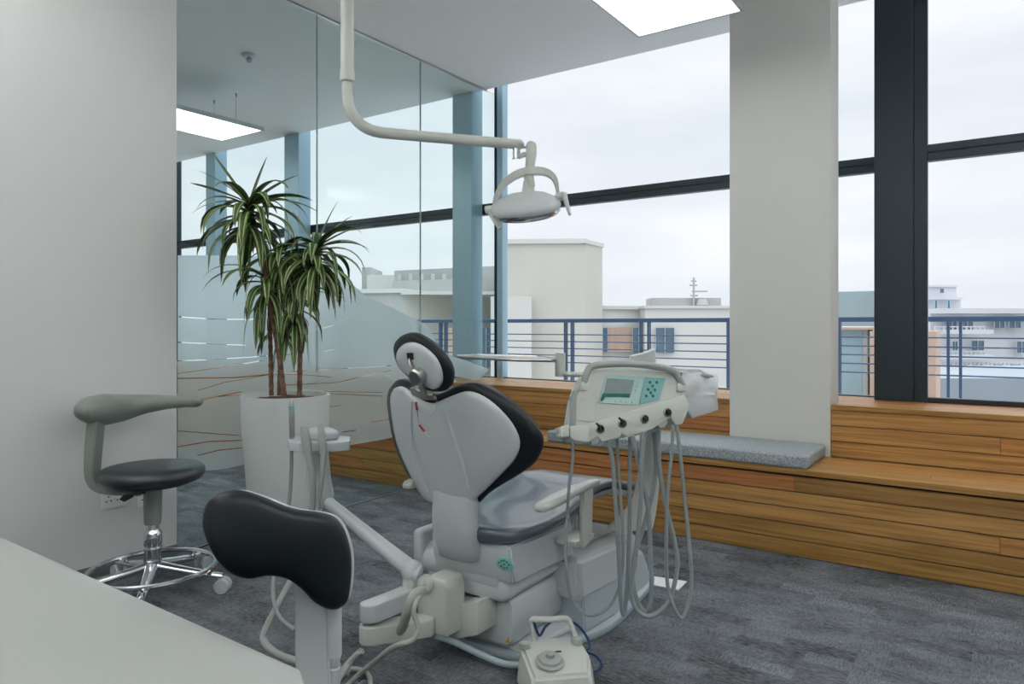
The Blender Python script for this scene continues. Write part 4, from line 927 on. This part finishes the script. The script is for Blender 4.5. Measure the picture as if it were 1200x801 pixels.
cane([(351, 463, 3.78), (352, 400, 3.77), (355, 345, 3.76), (361, 318, 3.74), (368, 295, 3.72)], .013, .011)
cane([(327, 463, 3.83), (328, 430, 3.83), (331, 405, 3.83), (336, 380, 3.82), (338, 345, 3.82)], .011, .009)
def leaves(name, specs):
    bm = bmn(); uvl = bm.loops.layers.uv.new('UVMap')
    for (o, az, el, L, droop, W) in specs:
        dirh = Vector((math.cos(az), math.sin(az), 0)); p = Vector(o); a = el; N = 9; rows = []; sidev = Vector((-math.sin(az), math.cos(az), 0)); tw = random.uniform(-.5, .5)
        for i in range(N+1):
            t = i/N; d = dirh*math.cos(a)+Z3*math.sin(a); nrm = (sidev.cross(d)).normalized(); s2 = (sidev*math.cos(tw*t)+nrm*math.sin(tw*t))
            ww = max(.0006, W*(.32*(1-t)+math.sin(PI*min(1, t**.8*.98+.02))**.75))
            fold = nrm*(-ww*.22)
            if p.x < XG+.02: p.x = XG+.02+random.random()*.01
            rows.append([p-s2*ww, p+fold, p+s2*ww])
            p = p+d*L/N; a -= droop/N*(.5+t*1.1)
            a = max(a, -1.5)
        V = [[bm.verts.new(q) for q in r] for r in rows]
        V2 = [[bm.verts.new(q+Vector((0, 0, -.0012))) for q in r] for r in rows]
        for i in range(N):
            for j in range(2):
                for vv, rev in ((V, False), (V2, True)):
                    fs = [vv[i][j], vv[i][j+1], vv[i+1][j+1], vv[i+1][j]]; us = [(j/2, i/N), ((j+1)/2, i/N), ((j+1)/2, (i+1)/N), (j/2, (i+1)/N)]
                    if rev: fs.reverse(); us.reverse()
                    f = bm.faces.new(fs)
                    for lp, u_ in zip(f.loops, us): lp[uvl].uv = u_
    me = bpy.data.meshes.new(name); bm.to_mesh(me); bm.free(); me.materials.append(M['leaf']); me.shade_smooth()
    o = bpy.data.objects.new(name, me); C.objects.link(o); o.parent = pl; me.transform(Matrix.Translation(-Vector(pl.location))); return o
def crown(name, c, n, Lr, up, lo, extra=(), W=.02, cz=.06, dr=(1.5, 2.6)):
    sp = []
    for i in range(n):
        t = i/n; az = i*2.39996+random.uniform(-.25, .25); el = up+(lo-up)*t**.8+random.uniform(-.12, .12)
        sp.append((Vector(c)-Z3*cz*t, az, el, random.uniform(*Lr), random.uniform(*dr), W*random.uniform(.8, 1.15)))
    def imgaz(dx): return math.atan2((RV*dx).y, (RV*dx).x)
    for (dx, el, L, dr_) in extra: sp.append((c, imgaz(dx)+random.uniform(-.15, .15), el, L, dr_, W*.95))
    return leaves(name, sp)
crown('foliage', P(292, 238, 3.66), 44, (.26, .38), .75, -.5, [(-1, .95, .32, .0), (-1, .70, .30, .35), (-1, .42, .34, .25), (1, 1.25, .26, .1), (1, .62, .30, .35), (1, .35, .34, .9), (1, .2, .36, .9), (-1, .15, .30, 1.0)], .020, .14)
crown('foliage', P(370, 290, 3.70), 46, (.24, .34), .75, -.6, [(1, 1.2, .27, .2), (1, .85, .26, .4), (1, .55, .33, .6), (-1, 1.1, .22, .3), (1, .3, .3, 1.0)], .020, .13)
crown('foliage', P(333, 290, 3.80), 36, (.24, .34), .7, -.7, (), .020, .14)
crown('foliage', P(310, 322, 3.74), 24, (.22, .34), .7, -.9, [(-1, .5, .34, 1.6), (-1, .3, .36, 1.6)], .019, .14)
crown('foliage', P(345, 342, 3.80), 22, (.18, .28), .7, -1.0, [(1, .3, .3, 1.4)], .019, .18)
crown('foliage', P(334, 375, 3.84), 9, (.16, .26), .5, -1.0, (), .018, .10)

# ------------------------------------------------------------------ outside: terrace, railing, far buildings
b = bmn(); box(b, -14, 6, 5.12, 8.7, .15, .28); o = fin('terrace', b, 'terrace'); o['kind'] = 'structure'; tag(o, 'blue-grey terrace outside the windows', 'terrace')
b = bmn(); box(b, -14, 6, 8.25, 8.7, .28, .40, .01, 1); o = fin('terrace_kerb', b, 'terrace'); o['kind'] = 'structure'; tag(o, 'low kerb along the far edge of the terrace', 'kerb')
rl = thing('balcony_railing', 'long blue metal railing with thin rods along the terrace', 'railing', (-3, 8, .28))
b = bmn(); box(b, -12.5, 5, 7.97, 8.03, 1.235, 1.285, .006, 2); fin('handrail', b, 'rail_blue', rl)
for z in (1.08, .99, .90, .81, .72):
    b = bmn(); cyl(b, (-12.5, 8.0, z), (5, 8.0, z), .0075, seg=8); fin('rod', b, 'rail_blue', rl)
x = -.45
for i in range(14):
    if i % 1 == 0:
        xx = 2.73-i*1.06
        for dx in (0, .10):
            b = bmn(); box(b, xx+dx-.012, xx+dx+.012, 7.965, 8.035, .285, 1.235, .003, 1); box(b, xx+dx-.04, xx+dx+.04, 7.94, 8.06, .281, .30, .003, 1); fin('post', b, 'rail_blue', rl)
b = bmn(); prism(b, [(-60, 12, -12), (40, 12, -12), (120, 200, -12), (-200, 200, -12)], (0, 0, -.5)); o = fin('ground', b, 'ren_grey'); o['kind'] = 'structure'; tag(o, 'street level far below the terrace', 'ground')

def bld(name, label, loc): return thing(name, label, 'building', loc)
def slab(pxs, y, d, dep, m, nm, par, bot=-12):
    "wall block whose front follows two photo columns at depth"
    (x0, x1) = pxs; a = P(x0, y, d[0]); c_ = P(x1, y, d[1]) if len(d) > 1 else P(x1, y, d[0])
    zt = a.z; q = [Vector((a.x, a.y, bot)), Vector((c_.x, c_.y, bot)), Vector((c_.x, c_.y, zt)), Vector((a.x, a.y, zt))]
    b = bmn(); dh = (c_-a); dh.z = 0; n = Vector((-dh.y, dh.x, 0)).normalized()
    prism(b, q, n*dep); return fin(nm, b, m, par)
def tile(pxa, d, m, nm, par, proud=.05):
    (x0, y0, x1, y1) = pxa; b = bmn(); q = [P(x0, y1, d-.01), P(x1, y1, d-.01), P(x1, y0, d-.01), P(x0, y0, d-.01)]; prism(b, q, FV*proud*-1); return fin(nm, b, m, par)
# tall beige block and the wing to its right
B1_ = bld('apartment_building', 'plain beige building with a tall blank block behind the blue railing', P(700, 500, 30))
B1_.location.z = -12
slab((588, 686), 284, (30.2, 30.0), 8, 'ren_beige', 'tall_block', B1_); slab((686, 706), 284, (30.0, 31.5), .5, 'ren_beige', 'tall_block', B1_)
slab((586, 687), 280, (30.1, 29.9), 8.3, 'ren_pale', 'parapet', B1_, P(600, 285, 30).z); slab((687, 708), 280, (29.9, 31.6), .6, 'ren_pale', 'parapet', B1_, P(600, 285, 30).z)
slab((700, 760), 361, (32.0, 32.5), 3, 'ren_pale', 'low_wing', B1_); slab((756, 905), 361, (31.0, 31.0), 6, 'ren_pale', 'low_wing', B1_)
slab((698, 762), 358, (31.9, 32.3), 6.2, 'ren_pale', 'parapet', B1_, P(700, 362, 32).z); slab((755, 905), 358, (30.9, 30.9), 6.2, 'ren_pale', 'parapet', B1_, P(700, 361, 31).z)
tile((707, 384, 720, 412), 32.0, 'brick_pink', 'brick_panel', B1_); tile((720, 384, 742, 412), 32.1, 'brick_pink', 'brick_panel', B1_)
def window(par, x0, y0, x1, y1, d, nb=2):
    w_ = tile((x0, y0, x1, y1), d, 'pane_dark', 'window', par, .06)
    for i in range(nb+1):
        xx = x0+(x1-x0)*i/nb; tile((xx-.35, y0, xx+.35, y1), d-.08, 'mullion_blue', 'window_bar', w_, .05)
    return w_
window(B1_, 768, 384, 790, 413, 30.9); window(B1_, 741, 384, 756, 413, 32.0); window(B1_, 706, 384, 712, 412, 31.9, 1)
tile((584, 382, 617, 424), 29.9, 'brick_pink', 'brick_panel', B1_)
# antenna
an = thing('antenna', 'thin roof antenna on the wing right of the tall block', 'antenna', P(813, 357, 33))
b = bmn(); cyl(b, P(813, 359, 33), P(813, 325, 33), .05, seg=6)
for x0, x1, y in [(810, 816, 329), (808, 817, 334), (811, 829, 341), (809, 818, 346)]: cyl(b, P(x0, y, 33), P(x1, y, 33), .04, seg=6)
fin('mast', b, 'ren_grey', an)
b = bmn(); box(b, -1.6, 1.6, -.8, .8, -.3, .3, mtx=Matrix.Translation(P(800, 357, 34))@rot(YAW, 'Z')); cyl(b, P(823, 358, 33), P(823, 350, 33), .3, .2, seg=10); fin('roof_box', b, 'ren_grey', an)
# left building
B2_ = bld('apartment_building', 'pale low building with crumbling roof wall left of the tall block', P(500, 500, 38)); B2_.location.z = -12
slab((395, 471), 343, (34, 33), 8, 'ren_grey', 'wall', B2_); slab((471, 575), 340, (33, 36), 8, 'ren_beige', 'wall', B2_); slab((575, 623), 347, (29.4, 29.4), 2, 'ren_pale', 'wall', B2_)
slab((393, 470), 339, (33.9, 32.9), 8.2, 'ren_pale', 'parapet', B2_, P(400, 344, 34).z); slab((470, 623), 341, (32.9, 32.9), 3, 'ren_pale', 'parapet', B2_, P(400, 345, 33).z)
slab((430, 462), 322, (45, 45), 4, 'ren_pale', 'roof_house', B2_); slab((424, 435), 313, (46, 46), 4, 'ren_grey', 'chimney', B2_)
slab((462, 600), 317, (44, 40), 6, 'ren_grey', 'roof_wall', B2_); slab((460, 600), 329, (40, 37), 6, 'ren_grey', 'roof_wall', B2_)
for i in range(5): tile((467+i*13, 321, 471+i*13, 329), 43.5-i*.45, 'ren_beige', 'roof_opening', B2_, .3)
tile((515, 384, 556, 425), 32.0, 'brick_pink', 'brick_panel', B2_)
window(B2_, 557, 384, 576, 430, 32.4, 3)
# white modernist flats seen in the right window
B3_ = bld('apartment_building', 'white flats with balconies and a small tower in the right window', P(1150, 500, 60)); B3_.location.z = -12
slab((1085, 1121), 336, (66, 66), 8, 'ren_white', 'tower', B3_); slab((1083, 1123), 333.5, (65.8, 65.8), 8.4, 'ren_white', 'tower_cornice', B3_, P(1100, 336, 66).z)
slab((1085, 1126), 350, (64, 64), 8, 'ren_white', 'tower_base', B3_); slab((1084, 1129), 348, (63.5, 63.5), 8.4, 'ren_white', 'tower_cornice', B3_, P(1100, 351, 64).z)
window(B3_, 1101, 338, 1106, 343, 65.5, 1); window(B3_, 1110, 352, 1113, 361, 63, 1); window(B3_, 1095, 352, 1098, 361, 63, 1)
slab((1090, 1330), 366, (60, 60), 10, 'ren_white', 'main_block', B3_); slab((1103, 1335), 361, (58.5, 58.5), 11, 'ren_white', 'roof_slab', B3_, P(1100, 367, 58.5).z)
for x0, x1, y0, y1 in [(1110, 1121, 375, 386), (1127, 1140, 375, 386), (1165, 1177, 374, 384), (1182, 1196, 374, 384), (1138, 1153, 399, 410), (1191, 1203, 400, 413), (1116, 1122, 400, 410), (1215, 1228, 374, 384), (1236, 1250, 400, 412)]: window(B3_, x0, y0, x1, y1, 59.5, 2)
def balc(x0, x1, y0):
    o = tile((x0, y0+4, x1, y0+9), 58.2, 'ren_white', 'balcony', B3_, 1.2); tile((x0, y0, x1, y0+1.2), 57.4, 'ren_white', 'balcony_rail', o, .12)
    n = int((x1-x0)/5)
    for i in range(n+1): tile((x0+i*(x1-x0)/n-.4, y0+1, x0+i*(x1-x0)/n+.4, y0+4.2), 57.4, 'ren_white', 'baluster', o, .12)
balc(1095, 1153, 382); balc(1095, 1153, 411); balc(1095, 1215, 424)
for x0 in (1122, 1140, 1163, 1183): window(B3_, x0, 427, x0+12, 432, 57, 2)
B4_ = bld('flat_roofed_block', 'low grey roof in front of the white flats', P(1150, 500, 30)); B4_.location.z = -12
slab((1090, 1360), 434, (38, 38), 5, 'roof_metal', 'roof_edge', B4_); slab((1090, 1360), 443, (30, 30), 8, 'roof_metal', 'roof', B4_)
b = bmn(); box(b, -.34, -.235, 8.02, 8.6, .41, 1.14, .004, 1); 
p_a = onY(1089, 388, 9.2); p_b = onY(1096.5, 388, 9.2)
b.free(); b = bmn(); box(b, p_a.x-.6, p_b.x, 9.2, 9.9, -12, p_a.z); pb = fin('brick_pier', b, 'brick_pink'); tag(pb, 'pink brick pier just right of the dark column outside', 'brick pier')
# block built as stand-in for the partial reflection in the narrow pane
B5_ = bld('reflection_standin', 'teal-grey stand-in for the partial reflection in the narrow pane by the pillar', onY(1000, 460, 12)); B5_.location.z = -2
def yb(x0, x1, y0, y1, Y, dep, m, nm):
    a = onY(x0, y0, Y); c_ = onY(x1, y1, Y); b = bmn(); box(b, a.x, c_.x, Y, Y+dep, c_.z, a.z, .004, 1); return fin(nm, b, m, B5_)
yb(960, 1011, 386, 470, 9.4, .5, 'teal_grey', 'wall'); yb(1011, 1017, 386, 470, 9.38, .4, 'ren_grey', 'wall'); yb(1017, 1060, 388, 420, 9.42, .5, 'teal_grey', 'wall'); yb(1017, 1060, 420, 470, 9.6, .3, 'pane_dark', 'wall'); yb(960, 1060, 383, 386.5, 9.3, .6, 'brick_pink', 'ledge')
yb(960, 1060, 342, 382, 9.9, .3, 'pane_dark', 'wall').data.materials[0] = M['teal_grey']
